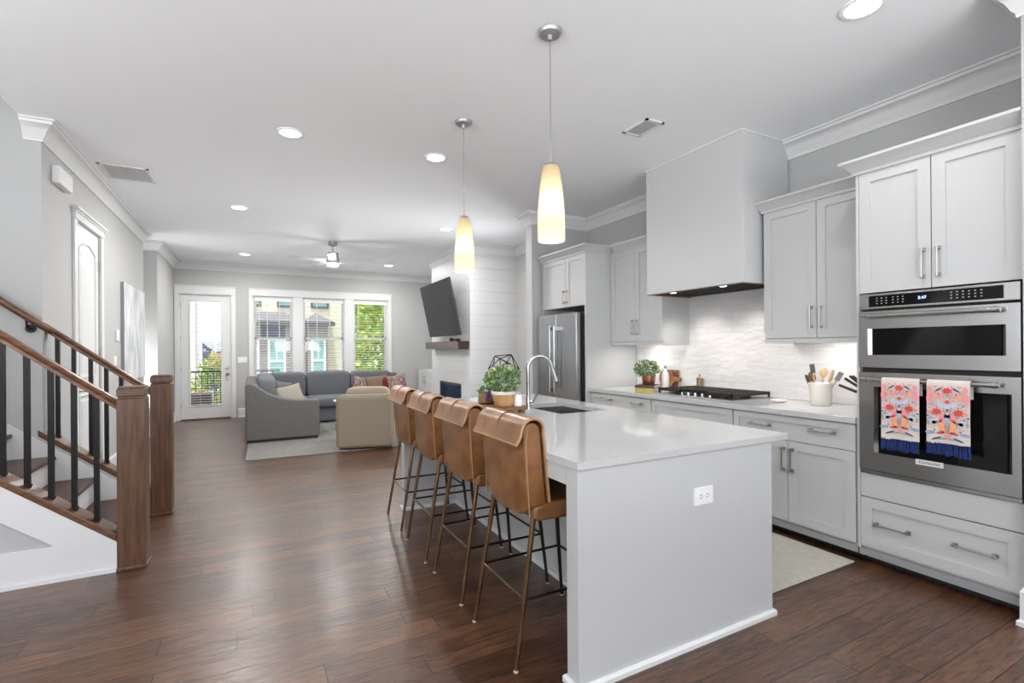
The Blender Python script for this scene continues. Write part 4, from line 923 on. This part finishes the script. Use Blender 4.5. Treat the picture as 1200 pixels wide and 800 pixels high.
# cutting boards leaning on the backsplash
t = thing('cutting_board', 'rectangular wooden cutting board leaning on the backsplash', 'cutting board', (4.03, 3.90, CT))
tl = rotm(y=math.radians(7)); MB().obox((4.040, 3.935, CT + .1045), (.018, .225, .205), tl).out('board', 'walnut', t, bevel=.006)
t = thing('paddle_board', 'wooden paddle board with a leather loop, leaning beside the white bottle', 'cutting board', (4.0, 3.88, CT))
b = MB(); pl = [(0 + .105 * math.cos(a), .105 * math.sin(a)) for a in [PI * .13 + i * (2 * PI - PI * .26) / 20 for i in range(21)]]
hd = [(.105 * math.cos(-PI * .13), .105 * math.sin(-PI * .13)), (.13, -.022), (.20, -.024), (.212, -.012), (.212, .012), (.20, .024), (.13, .022)]
yc0, zc0 = 3.95, CT + .107
b.prism([(yc0 - u, zc0 + w) for u, w in pl + hd[1:]], 'x', 3.996, 4.012); b.out('board', 'acacia', t, bevel=.003)
MB().tube([(3.993, yc0 - .195, zc0), (3.990, yc0 - .212, zc0 - .035), (3.990, yc0 - .205, zc0 - .075), (3.990, yc0 - .192, zc0 - .075), (3.990, yc0 - .186, zc0 - .035), (3.993, yc0 - .193, zc0)], .003, 6).out('loop', 'leather_d', t, smooth=50)
t = thing('pepper_mill', 'aged brass canister behind the cooktop', 'canister', (4.03, 3.53, CT))
zz = CT + .0
b = MB(); b.lathe([(.030, zz), (.030, zz + .118), (.036, zz + .122), (.036, zz + .132), (.022, zz + .142)], (4.035, 3.53), 20); b.out('body', 'brass', t, smooth=40)
b = MB(); b.lathe([(.006, zz + .142), (.006, zz + .152), (.012, zz + .158), (.012, zz + .165), (.004, zz + .172)], (4.035, 3.53), 14); b.tube([(4.035, 3.485, zz + .125), (4.035, 3.575, zz + .125)], .008, 8); b.out('lid', 'brass', t, smooth=40)
tag(MB().lathe([(.030, CT), (.052, CT + .006), (.062, CT + .020), (.059, CT + .020), (.048, CT + .009), (.001, CT + .008)], (3.775, 2.505), 28).out('spoon_rest', 'ceram', smooth=50), 'small shallow ceramic dish right of the cooktop', 'dish')
# utensil crock
cx, cy = 3.845, 2.215
tag(MB().lathe([(.062, CT), (.068, CT + .006), (.080, CT + .165), (.083, CT + .172), (.078, CT + .174), (.074, CT + .165), (.064, CT + .02), (.002, CT + .018)], (cx, cy), 30).out('utensil_crock', 'ceram', smooth=50), 'cream ceramic crock holding cooking utensils by the oven tower', 'crock')
def utensil(name, label, foot, top, m, head, m2=None):
    f0 = Vector((cx + foot[0], cy + foot[1], CT + .03)); t0 = Vector((cx + top[0], cy + top[1], CT + top[2])); d = (t0 - f0).normalized()
    t = thing(name, label, 'utensil', f0, group='utensils in the cream crock')
    MB().tube([f0, t0 - d * .05], .0055, 8).out('shaft', m, t, smooth=50)
    up = Vector((.85, .5, 0)); side = d.cross(up).normalized(); nn = d.cross(side); R = Matrix((side, d, nn)).transposed(); b = MB()
    if head == 'spoon': b.sq(t0 - d * .02, (.026, .040, .008), 1, 1, R)
    elif head == 'spatula': b.obox(t0 - d * .015, (.034, .070, .006), R)
    else: b.sq(t0 - d * .02, (.012, .05, .007), .6, .6, R)
    b.out('blade' if head != 'spoon' else 'bowl', m2 or m, t, smooth=50, bevel=.002 if head == 'spatula' else 0)
utensil('spatula', 'black slotted spatula, tallest in the crock', (-.01, .02), (-.03, .045, .295), 'spoon', 'spatula', 'spat')
utensil('spoon', 'broad pale wooden spoon in the middle of the crock', (0, 0), (.01, -.02, .272), 'spoon', 'spoon')
utensil('spoon', 'small wooden spoon behind the black spatula', (.02, .02), (-.01, .065, .235), 'walnut', 'spoon')
utensil('scraper', 'stone-grey scraper leaning towards the oven tower', (.0, -.02), (.03, -.125, .238), 'spoon', 'spatula', 'spat2')
utensil('tongs', 'pale wooden tongs leaning towards the oven tower', (.01, -.01), (.02, -.075, .245), 'spoon', 'tongs')
utensil('ladle', 'dark ladle on the side of the crock towards the cooktop', (-.0, .03), (-.045, .075, .205), 'spat', 'tongs')
# knife block tucked against the tower
kx, ky = 3.74, 1.80
t = thing('knife_block', 'dark knife block tucked against the oven tower', 'knife block', (kx, ky, CT))
b = MB(); b.prism([(ky - .06, CT), (ky + .055, CT), (ky + .085, CT + .125), (ky - .02, CT + .165), (ky - .06, CT + .165)], 'x', kx - .045, kx + .055); b.out('block', 'blackm', t, bevel=.004)
for i, (dx, s0, zc) in enumerate(((-.03, .0, .160), (.0, .0, .165), (.03, .0, .160), (-.03, .05, .138))):
    p = Vector((kx + dx, ky + .045 + s0 * .6, CT + zc - .012)); d = Vector((-.05 - .25 * (dx < 0), .74, .62 + dx * 2)).normalized() if i < 3 else Vector((-.1, .9, .35)).normalized()
    k = thing('knife', ['black-handled knife nearest the room in the block', 'black-handled knife in the middle of the block', 'black-handled knife nearest the backsplash in the block', 'short black-handled knife lowest in the block'][i], 'knife', p, group='knives in the dark block')
    MB().tube([p + d * .018, p + d * .07, p + d * .135], .0105, 8, r1=.009).out('handle', 'blackm', k, smooth=50); MB().tube([p - d * .05, p + d * .02], .0035, 8).out('bolster', 'steel', k)
# kitchen rug
tag(MB().box(2.50, 3.36, 1.73, 4.2, .0003, .010).out('kitchen_rug', 'krug', bevel=.004), 'pale wool runner between island and cooking wall', 'rug')
# ================================================================== CEILING FIXTURES
def pendant(label, x, y):
    t = thing('pendant_light', label, 'pendant light', (x, y, CZ), group='pendant lights over the island')
    MB().lathe([(.066, CZ), (.066, CZ - .008), (.058, CZ - .020), (.016, CZ - .026), (.012, CZ - .05)], (x, y), 28).out('canopy', 'fanm', t, smooth=40)
    MB().tube([(x, y, CZ - .05), (x, y, 2.36)], .0028, 8).out('cord', 'nickel', t)
    MB().lathe([(.020, 2.385), (.034, 2.378), (.040, 2.362), (.037, 2.358)], (x, y), 24).out('socket_cap', 'nickel', t, smooth=40)
    n = 48; prof = [(.041, 2.366), (.049, 2.33), (.058, 2.27), (.066, 2.19), (.072, 2.10), (.074, 2.02), (.073, 1.955)]
    b = MB(); rings = [[b.v(x + (r_ + (.0014 if j % 2 else 0)) * math.cos(2 * PI * j / n), y + (r_ + (.0014 if j % 2 else 0)) * math.sin(2 * PI * j / n), z) for j in range(n)] for r_, z in prof]
    for p, q in zip(rings, rings[1:]):
        for j in range(n): b.face([p[j], p[(j + 1) % n], q[(j + 1) % n], q[j]])
    b.out('lamp_shade', 'shade', t, smooth=60)
    MB().lathe([(.070, 1.956), (.070, 1.960)], (x, y), 32).out('diffuser', 'frost', t)
    MB().sq((x, y, 2.15), (.022, .022, .03), 1, 1).out('bulb', 'frost', t, smooth=60)
    light('pendant_lamp', 'POINT', (x, y, 2.15), PEND, (1, .86, .66), shadow_soft_size=.035)
    light('pendant_lamp_down', 'AREA', (x, y, 1.950), 1.0, (1, .9, .75), aim=(0, 0, -1), shape='DISK', size=.13)
PEND = 1.5
pendant('slim cream pendant nearest the camera over the island', 1.463, 2.285)
pendant('slim cream pendant over the far end of the island', 1.452, 3.505)
cans = [('in the ceiling near the oven tower', 2.785, 1.38), ('in the ceiling left of the nearer pendant', .287, 4.31), ('between the two pendants and the fan', 1.495, 4.27), ('in the ceiling beside the hall vent', -.121, 6.85), ('just behind the farther pendant', 2.51, 6.77), ('near the television corner', 2.54, 10.25), ('near the patio door', -.09, 10.15)]
for lab, x, y in cans:
    wt = 1.05 if y > 6 else (.45 if y > 3 else (.16 if x > 2 else .4))
    t = thing('recessed_light', 'round recessed ceiling light ' + lab, 'recessed light', (x, y, CZ), group='recessed ceiling lights')
    MB().lathe([(.100, CZ - .0005), (.100, CZ - .006), (.080, CZ - .008), (.078, CZ - .0005)], (x, y), 32).out('trim_ring', 'ceil', t, smooth=40)
    MB().lathe([(.079, CZ - .0008), (.079, CZ - .0055)], (x, y), 32).out('lens', 'lens', t)
    light('recessed_lamp', 'AREA', (x, y, CZ - .012), CAN * wt, (1, .985, .96), aim=(0, 0, -1), shape='DISK', size=.15, spread=math.radians(180 if y > 6 else 150))
def vent(label, x0, x1, y0, y1, ax, n):
    t = thing('ceiling_vent', label, 'air vent', ((x0 + x1) / 2, (y0 + y1) / 2, CZ), group='ceiling air vents')
    b = MB(); w = .022; z0, z1 = CZ - .008, CZ
    b.box(x0, x1, y0, y0 + w, z0, z1); b.box(x0, x1, y1 - w, y1, z0, z1); b.box(x0, x0 + w, y0, y1, z0, z1); b.box(x1 - w, x1, y0, y1, z0, z1); b.out('frame', 'vent', t)
    MB().box(x0 + w, x1 - w, y0 + w, y1 - w, CZ - .002, CZ - .0005).out('backing', 'fanw', t)
    b = MB()
    for i in range(n):
        if ax == 'x': yy = y0 + w + (y1 - y0 - 2 * w) * (i + .5) / n; b.obox(((x0 + x1) / 2, yy, CZ - .005), (x1 - x0 - 2 * w, (y1 - y0 - 2 * w) / n * .75, .0015), rotm(x=.35))
        else: xx = x0 + w + (x1 - x0 - 2 * w) * (i + .5) / n; b.obox((xx, (y0 + y1) / 2, CZ - .005), ((x1 - x0 - 2 * w) / n * .75, y1 - y0 - 2 * w, .0015), rotm(y=.35))
    b.out('slat', 'vent', t)
vent('small supply vent in the kitchen ceiling before the hood', 2.665, 2.845, 2.81, 3.09, 'x', 9)
vent('wide return vent in the ceiling near the hall crown', -1.25, -.86, 5.79, 6.24, 'y', 14)
# ceiling fan
fx, fy = 1.177, 8.38
t = thing('ceiling_fan', 'grey five-blade ceiling fan with light over the living area', 'ceiling fan', (fx, fy, CZ))
MB().lathe([(.07, CZ), (.072, CZ - .06), (.04, CZ - .075), (.016, CZ - .08)], (fx, fy), 24).out('canopy', 'fanm', t, smooth=40)
MB().tube([(fx, fy, CZ - .07), (fx, fy, 2.93)], .014, 10).out('downrod', 'fanm', t)
MB().lathe([(.03, 2.945), (.085, 2.93), (.088, 2.84), (.098, 2.825), (.098, 2.765), (.09, 2.755)], (fx, fy), 28).out('motor', 'fanm', t, smooth=40)
light('fan_lamp_glow', 'POINT', (fx, fy, 2.60), 6, (1, .985, .96), shadow_soft_size=.09)
light('fan_lamp', 'AREA', (fx, fy, 2.70), 16, (1, .985, .96), aim=(0, 0, -1), shape='DISK', size=.17)
MB().lathe([(.088, 2.757), (.092, 2.735), (.075, 2.715), (.03, 2.708)], (fx, fy), 28).out('light_kit', 'lens', t, smooth=50)
for k in range(5):
    a = math.radians(28 + 72 * k - 56); d = Vector((math.cos(a), math.sin(a), 0)); s = Vector((-d.y, d.x, 0)); tlt = Vector((0, 0, 1))
    b = MB(); s2 = (s * math.cos(.2) + tlt * math.sin(.2)); R = Matrix((d, s2, d.cross(s2))).transposed(); c = Vector((fx, fy, 2.80))
    b.obox(c + d * .39, (.55, .125, .008), R); b.obox(c + d * .12, (.10, .05, .010), R); b.out('blade', 'fanw', t, bevel=.003)

# ================================================================== HALL WALL ITEMS
HXw = -1.3998
tag(MB().box(HXw, HXw + .055, 5.17, 5.50, 2.72, 2.86).out('door_chime', 'plate', bevel=.008), 'white door chime box high beside the crown moulding', 'chime box')
t = thing('thermostat', 'small white thermostat between closet door and painting', 'thermostat', (HXw, 7.27, 1.55))
MB().box(HXw, HXw + .022, 7.22, 7.33, 1.49, 1.62).out('body', 'plate', t, bevel=.006); MB().box(HXw + .0215, HXw + .0235, 7.24, 7.31, 1.55, 1.60).out('display', 'vent', t)
def switchplate(label, c, w, h, ax, n, m='plate'):
    t = thing('light_switch', label, 'light switch', c); x, y, z = c; b = MB()
    if ax == 'x': b.box(x, x + .006, y - w / 2, y + w / 2, z - h / 2, z + h / 2)
    else: b.box(x - w / 2, x + w / 2, y - .006, y, z - h / 2, z + h / 2)
    b.out('plate', m, t, bevel=.002)
    for i in range(n):
        o = (i - (n - 1) / 2) * .046; b = MB()
        if ax == 'x': b.box(x + .005, x + .010, y + o - .016, y + o + .016, z - .033, z + .033)
        else: b.box(x + o - .016, x + o + .016, y - .010, y - .005, z - .033, z + .033)
        b.out('rocker', m, t, bevel=.002)
switchplate('double white light switch on the hall wall below the thermostat', (HXw, 7.20, 1.25), .12, .115, 'x', 2)
switchplate('triple white light switch between the patio door and the windows', (-.16, YF - .0002, 1.17), .165, .115, 'y', 3)
t = thing('painting', 'tall grey and white abstract canvas on the hall wall', 'painting', (HXw, 8.16, 1.6))
MB().box(HXw, HXw + .035, 7.50, 8.80, 1.00, 2.21).out('stretcher_frame', 'canvase', t); MB().box(HXw + .0345, HXw + .037, 7.50, 8.80, 1.00, 2.21).out('canvas', 'canvas', t)

# ================================================================== LIVING ROOM
tag(MB().obox((1.43, 8.36, .0065), (2.95, 3.05, .0125), rotm(z=math.radians(-1.2))).out('living_rug', 'rug', bevel=.004), 'pale grey wool rug under the sofa and armchair', 'rug')
RZ = .0135
t = thing('sectional_sofa', 'grey L-shaped sectional sofa under the windows', 'sofa', (1.2, 9.8, RZ))
b = MB(); prof = [(-.075, .04), (-.085, .83), (-.075, .868), (-.03, .88), (.04, .862), (.11, .805), (.20, .735), (.30, .685), (.42, .645), (.54, .622), (.66, .610), (.90, .602), (.925, .585), (.928, .04)]
b.prism(prof, 'y', 8.08, 8.27); b.out('arm', 'hide', t, smooth=35, bevel=.025, seg=3)
MB().box(-.085, .10, 8.265, 10.80, .04, .86).out('back_frame', 'hide', t, bevel=.04, seg=3)
MB().box(.09, 2.80, 10.62, 10.80, .04, .86).out('back_frame', 'hide', t, bevel=.04, seg=3)
b = MB(); b.box(.095, .93, 8.265, 10.62, .04, .30); b.box(.93, 2.62, 9.72, 10.62, .04, .30); b.out('base', 'hidec', t, bevel=.012)
MB().box(2.61, 2.81, 9.70, 10.63, .04, .60).out('arm', 'hide', t, bevel=.03, seg=3)
b = MB(); b.box(-.06, .90, 8.10, 8.24, RZ, .045); b.box(.0, .12, 10.6, 10.75, RZ, .045); b.box(2.63, 2.78, 9.75, 10.7, RZ, .045); b.out('plinth', 'blackm', t)
for (x0, x1, y0, y1) in ((.10, .945, 8.28, 9.10), (.10, .945, 9.105, 10.0), (.10, .945, 10.005, 10.60), (.95, 1.775, 9.66, 10.60), (1.78, 2.60, 9.66, 10.60)):
    MB().sq(((x0 + x1) / 2, (y0 + y1) / 2, .385), ((x1 - x0) / 2, (y1 - y0) / 2, .095), .22, .18, nu=32).out('seat_cushion', 'hidec', t, smooth=60)
for c, rr in (((.205, 8.80, .70), (.125, .50, .255)), ((.205, 9.72, .70), (.125, .42, .25)), ((.60, 10.46, .69), (.345, .125, .245)), ((1.363, 10.46, .69), (.412, .125, .25)), ((2.19, 10.46, .685), (.412, .125, .245))):
    MB().sq(c, rr, .30, .25, nu=32).out('back_cushion', 'hidec', t, smooth=60)
def pil(name, label, c, w, h, th, rot, m, cat='pillow'):
    tag(MB().pillow(c, w, h, th, rot).out(name, m, smooth=70, fix=False), label, cat, 'throw pillows on the sectional sofa')
def prot(facing, tilt, roll=0):   # pillow plane: local z = normal towards 'facing' (degrees in plan), leaning back by tilt
    f = Vector((math.cos(math.radians(facing)), math.sin(math.radians(facing)), 0)); n = (f * math.cos(tilt) + Vector((0, 0, 1)) * math.sin(tilt)).normalized()
    u = Vector((0, 0, 1)).cross(n).normalized(); v = n.cross(u)
    return Matrix((u, v, n)).transposed() @ Matrix.Rotation(roll, 3, 'Z')
pil('throw_pillow', 'beige square pillow in front, beside the near sofa arm', (.53, 8.47, .625), .48, .42, .16, prot(-72, .55, .18), 'beige')
pil('throw_pillow', 'dark grey pillow tucked behind the beige pillow', (.47, 8.66, .66), .46, .46, .15, prot(-40, .40, -.2), 'greyp')
pil('throw_pillow', 'brown woven pillow on the window side of the sofa', (2.27, 10.20, .635), .46, .40, .15, prot(-100, .30, .12), 'brownp')
pil('throw_pillow', 'pale pink pillow behind the brown woven pillow', (1.98, 10.28, .63), .36, .36, .13, prot(-80, .25, -.25), 'pattp')
pil('throw_pillow', 'rust red pillow between the brown and the patterned pillows', (2.47, 10.13, .63), .40, .38, .12, prot(-110, .3, .05), 'rustp')
pil('throw_pillow', 'cream and dark patterned pillow at the end of the sofa', (2.63, 10.0, .665), .40, .38, .14, prot(-120, .3, .2), 'pattp')
# slipcovered armchair, back towards the camera
cr = math.radians(-17); RC = rotm(z=cr); cc = Vector((1.475, 7.20, 0))
def L2W(x, y, z): p = RC @ Vector((x, y, 0)); return (cc.x + p.x, cc.y + p.y, z)
t = thing('armchair', 'tan diamond-quilted slipcovered armchair with its back to the island', 'armchair', (cc.x, cc.y, RZ))
def rbox(name, c, size, bev, m='waffle', rot=None):
    MB().obox(L2W(*c), size, RC @ rot if rot else RC).out(name, m, t, bevel=bev, seg=3)
rbox('back', (0, -.30, .385), (.74, .20, .72), .05)
for s in (-1, 1):
    b = MB(); P = [(s * .30, RZ + .012), (s * .375, RZ + .012), (s * .385, .40), (s * .415, .50), (s * .405, .58), (s * .36, .615), (s * .31, .60), (s * .29, .55)]
    rows = [[b.v(*L2W(x * k, y, z)) for x, z in P] for y, k in ((-.27, .97), (-.1, 1.0), (.2, 1.0), (.40, 1.0))]
    for p, q in zip(rows, rows[1:]):
        for j in range(len(P)): b.face([p[j], p[(j + 1) % len(P)], q[(j + 1) % len(P)], q[j]])
    b.face(rows[0]); b.face(rows[-1][::-1]); b.out('arm', 'waffle', t, smooth=50, bevel=.012)
rbox('skirt', (0, .06, .20), (.60, .66, .36), .02)
MB().sq(L2W(0, .08, .45), (.29, .34, .085), .25, .2, RC, nu=32).out('seat_cushion', 'waffle', t, smooth=60)
MB().sq(L2W(.02, -.14, .66), (.30, .10, .185), .4, .3, RC, nu=32).out('back_cushion', 'waffle', t, smooth=60)
b = MB()
for s in (-1, 1): b.tube([L2W(s * .37, -.39, .05), L2W(s * .372, -.395, .40), L2W(s * .372, -.39, .72)], .006, 6)
b.tube([L2W(-.36, -.395, .742), L2W(.36, -.395, .742)], .006, 6); b.out('welt', 'beige', t)
# coffee table
t = thing('coffee_table', 'round white-topped coffee table with black wire legs behind the armchair', 'coffee table', (1.56, 8.80, RZ))
MB().lathe([(.30, .475), (.335, .478), (.34, .492), (.335, .50), (.30, .502)], (1.56, 8.80), 36).out('table_top', 'white', t, smooth=40)
for k in range(4):
    a = PI / 2 * k + .5; c, s = math.cos(a), math.sin(a)
    MB().tube([(1.56 + .22 * c, 8.80 + .22 * s, .475), (1.56 + .30 * c, 8.80 + .30 * s, .26), (1.56 + .29 * c, 8.80 + .29 * s, .08), (1.56 + .33 * c, 8.80 + .33 * s, .022)], .010, 8).out('leg', 'iron', t, smooth=50)
b = MB(); b.tube([(1.56 + .30 * math.cos(2 * PI * i / 28), 8.80 + .30 * math.sin(2 * PI * i / 28), .085) for i in range(29)], .008, 8); b.out('ring', 'iron', t, smooth=60)
# fireplace, mantel, television
t = thing('fireplace_insert', 'dark blue-black linear glass fireplace in the shiplap chimney breast', 'fireplace', (3.2, 8.47, .36))
b = MB(); b.box(3.215, 3.60, 7.915, 9.025, .365, .375); b.box(3.58, 3.60, 7.915, 9.025, .375, .75); b.box(3.215, 3.60, 7.915, 7.93, .375, .75); b.box(3.215, 3.60, 9.01, 9.025, .375, .75); b.box(3.215, 3.60, 7.915, 9.025, .74, .75); b.out('firebox', 'blackm', t)
MB().box(3.212, 3.218, 7.93, 9.01, .375, .715).out('front_glass', 'fire', t); MB().box(3.21, 3.225, 7.93, 9.01, .715, .74).out('vent_strip', 'steel', t)
tag(MB().box(3.0, 3.1995, 7.545, 9.25, 1.358, 1.492).out('mantel_shelf', 'mantel', bevel=.006), 'thick dark wood mantel shelf under the television', 'mantel')
t = thing('television', 'large black flat television tilted down above the mantel', 'television', (3.2, 8.2, 2.0))
tt = .2; zc = 2.075; ta = math.atan2(.20, .95); yc = 8.17; RT = rotm(y=-ta) @ rotm(x=0)
RT = rotm(z=math.radians(-1)) @ rotm(y=-ta)
MB().obox((2.905, yc, 2.05), (.045, 1.56, .945), RT).out('body', 'blackm', t, bevel=.006)
MB().obox(Vector((2.905, yc, 2.05)) + RT @ Vector((-.0230, 0, .004)), (.002, 1.535, .915), RT).out('screen', 'screen', t)
b = MB(); b.box(3.17, 3.1995, yc + .0, yc + .30, 1.85, 2.25); b.obox((3.06, yc - .05, 2.05), (.24, .06, .08), rotm(z=.1)); b.obox((2.945, yc, 2.05), (.03, .4, .3), RT); b.out('wall_mount', 'blackm', t)
b = MB(); b.box(3.05, 3.11, 7.72, 7.90, 1.4925, 1.535); b.box(3.05, 3.10, 8.02, 8.08, 1.4925, 1.55); tag(b.out('media_box', 'blackm', bevel=.004), 'small black media box on the mantel under the television', 'media box')
# built-in cabinet beyond the fireplace with teal canvas above
t = thing('builtin_cabinet', 'white built-in cabinet between chimney breast and window wall', 'cabinet', (3.8, 10.45, 0))
MB().box(3.54, 4.0795, 9.452, 11.42, 0, .84).out('carcass', 'white', t); MB().box(3.52, 4.0795, 9.452, 11.42, .84, .875).out('top', 'white', t, bevel=.003)
for i in range(4):
    y0 = 9.46 + i * .489; d = shaker('door', t, 3.52, y0, y0 + .485, .10, .835, .06, 'white'); pull(d, 3.52, y0 + (.44 if i % 2 == 0 else .045), .66, .13, 'z')
tag(MB().box(3.75, 3.79, 9.60, 10.30, .8755, 1.36).out('framed_art', 'teal', bevel=.003), 'teal canvas standing on the built-in cabinet beside the chimney breast', 'picture')

# ================================================================== OUTSIDE
GZ = -.55
struct(MB().box(-12, 22, YF + 2.2, 60, GZ - .1, GZ).out('ground', 'asphalt'), 'grey street surface outside the windows', 'ground')
struct(MB().box(-2.6, .6, YF + .16, YF + 1.75, -.16, -.03).out('balcony', 'deck'), 'small balcony deck outside the patio door', 'balcony')
t = thing('balcony_railing', 'black metal balcony railing outside the patio door', 'railing', (-1, YF + 1.6, -.03))
yr = YF + 1.62
MB().box(-2.6, .6, yr - .02, yr + .02, .86, .90).out('top_rail', 'iron', t); MB().box(-2.6, .6, yr - .015, yr + .015, .06, .09).out('bottom_rail', 'iron', t)
for k in range(27): x = -2.55 + k * .12; MB().box(x - .008, x + .008, yr - .008, yr + .008, -.03, .86).out('baluster', 'iron', t)
t = thing('planter_box', 'charcoal planter box with clay-coloured flowers behind the balcony railing', 'planter', (-1.0, yr - .35, -.03))
MB().box(-1.45, -.78, yr - .55, yr - .12, -.03, .42).out('box', 'planter', t, bevel=.01)
b = MB(); b.leaves((-.95, yr - .4, .34), (.12, .12, .16), 150, .06, 1); b.out('flower', 'clay', t, fix=False)
for i, (x, y, z, rr, lab) in enumerate(((-.75, yr + .6, .55, (.40, .35, .75), 'green bush right of the planter beyond the balcony railing'), (-1.55, yr + .8, .35, (.35, .35, .55), 'low green bush left of the planter beyond the balcony railing'))):
    t = thing('bush', lab, 'bush', (x, y, GZ), group='bushes beyond the balcony'); b = MB(); b.leaves((x, y, z), rr, 900, .10, 2); b.out('foliage', ['tree1', 'tree2'], t, fix=False)
    MB().tube([(x, y, GZ), (x, y, z)], .03, 6).out('stem', 'bark', t)
def ext_window(parent, x0, x1, z0, z1, Y, m='tealw', fr='bwhite', bars=True):
    b = MB(); w = .07; b.box(x0 - w, x0, Y - .06, Y, z0 - w, z1 + w); b.box(x1, x1 + w, Y - .06, Y, z0 - w, z1 + w); b.box(x0, x1, Y - .06, Y, z1, z1 + w); b.box(x0, x1, Y - .06, Y, z0 - w, z0); b.box(x0, x1, Y - .05, Y, (z0 + z1) / 2 - .03, (z0 + z1) / 2 + .03)
    if bars:
        xm = (x0 + x1) / 2; b.box(xm - .015, xm + .015, Y - .045, Y, (z0 + z1) / 2, z1)
    f = b.out('window', fr, parent); MB().box(x0, x1, Y - .03, Y - .005, z0, z1).out('pane', m, f)
YB = 20.0
t = thing('neighbor_house', 'cream-sided house with grey brick bays seen through the windows', 'house', (1.0, YB, GZ))
MB().box(-.55, 3.05, YB, YB + 8, GZ, 7.5).out('wall', 'siding', t)
MB().box(3.05, 3.13, YB - .03, YB + .05, GZ, 7.5).out('corner_board', 'bwhite', t)
for x0, x1 in ((-.35, 1.42), (1.82, 2.52)):
    b = MB(); b.box(x0, x1, YB - .7, YB, GZ, 2.36); b.out('brick_bay', 'brick', t)
    b = MB(); o = .22; e0, e1 = x0 - o, x1 + o; zt = 2.36
    A = [(e0, YB - .7 - o, zt), (e1, YB - .7 - o, zt), (e1, YB, zt), (e0, YB, zt)]; Bq = [(x0 + .35, YB - .05, zt + .40), (x1 - .35, YB - .05, zt + .40)]
    va = [b.v(*p) for p in A]; vb = [b.v(*p) for p in Bq]
    b.face([va[0], va[1], vb[1], vb[0]]); b.face([va[1], va[2], vb[1]]); b.face([va[3], va[0], vb[0]]); b.face([va[2], va[3], vb[0], vb[1]]); b.face(va[::-1]); b.out('bay_roof', 'slate', t)
    MB().box(e0, e1, YB - .72 - o, YB - .70 - o, zt - .14, zt + .02).out('fascia', 'frame_d', t)
ext_window(t, .58, 1.02, .25, 1.70, YB - .7); ext_window(t, 2.0, 2.36, .25, 1.70, YB - .7); ext_window(t, -.20, .18, .25, 1.70, YB - .7); ext_window(t, .35, 1.0, 1.86, 2.14, YB - .7, 'navyw', 'frame_d', False)
for x0, x1 in ((-.35, .25), (.92, 1.55), (2.07, 2.57)): ext_window(t, x0, x1, 3.0, 4.6, YB, fr='frame_d', bars=False)
MB().box(-.68, 3.2, YB - .4, YB + 8, 7.5, 7.7).out('roof', 'slate', t)
t = thing('neighbor_house', 'grey-sided house with dark window seen through the patio door', 'house', (-2.5, YB + 1, GZ))
MB().box(-7, -.70, YB + .5, YB + 8, GZ, 7.5).out('wall', 'siding2', t)
MB().box(-2.4, -1.73, YB + .42, YB + .5, GZ, 7.5).out('corner_panel', 'siding', t)
ext_window(t, -1.52, -.72, .0, 1.66, YB + .42, 'navyw', 'bwhite'); ext_window(t, -4.5, -3.2, .2, 1.8, YB + .5, 'navyw', 'bwhite'); MB().box(-1.3, -.85, YB + .36, YB + .40, .75, 1.25).out('shutter', 'clay', t)
MB().box(-7.2, -.9, YB + .2, YB + 8, 7.5, 7.7).out('roof', 'slate', t)
for i, (x, y, z, rr, lab) in enumerate(((4.6, 17.5, 2.0, (1.5, 1.3, 2.8), 'bright green tree filling the window beside the television'), (3.85, 21.5, 1.6, (.45, .5, 2.6), 'narrow green tree at the corner of the cream house'), (7.4, 22.0, 3.3, (2.2, 1.6, 3.2), 'large yellow-green tree farther back beyond the car'))):
    t = thing('tree', lab, 'tree', (x, y, GZ), group='trees outside the windows'); b = MB(); b.leaves((x, y, z), rr, 3600 if i != 1 else 900, .24, 2); b.out('foliage', ['tree1', 'tree2'], t, fix=False)
    MB().tube([(x, y, GZ), (x + .1, y, GZ + 1.2), (x, y, z)], .10, 8, r1=.04).out('trunk', 'bark', t, smooth=50)
# parked car
t = thing('car', 'dark blue parked car in the street beyond the trees', 'car', (5.1, 14.6, GZ))
P = [(4.25, GZ + .28), (4.22, GZ + .62), (4.45, GZ + .82), (5.0, GZ + .92), (5.45, GZ + 1.36), (6.7, GZ + 1.40), (7.6, GZ + .98), (8.3, GZ + .92), (8.35, GZ + .3)]
MB().prism(P, 'y', 13.9, 15.6).out('body', 'carp', t, smooth=30, bevel=.06, seg=3)
MB().prism([(5.12, GZ + .95), (5.5, GZ + 1.31), (6.65, GZ + 1.34), (7.4, GZ + .99)], 'y', 13.885, 15.615).out('side_window', 'navyw', t)
for x in (5.0, 7.5):
    for y in (13.96, 15.54): MB().tube([(x, y - .1, GZ + .31), (x, y + .1, GZ + .31)], .31, 20).out('wheel', 'tyre', t, smooth=40)
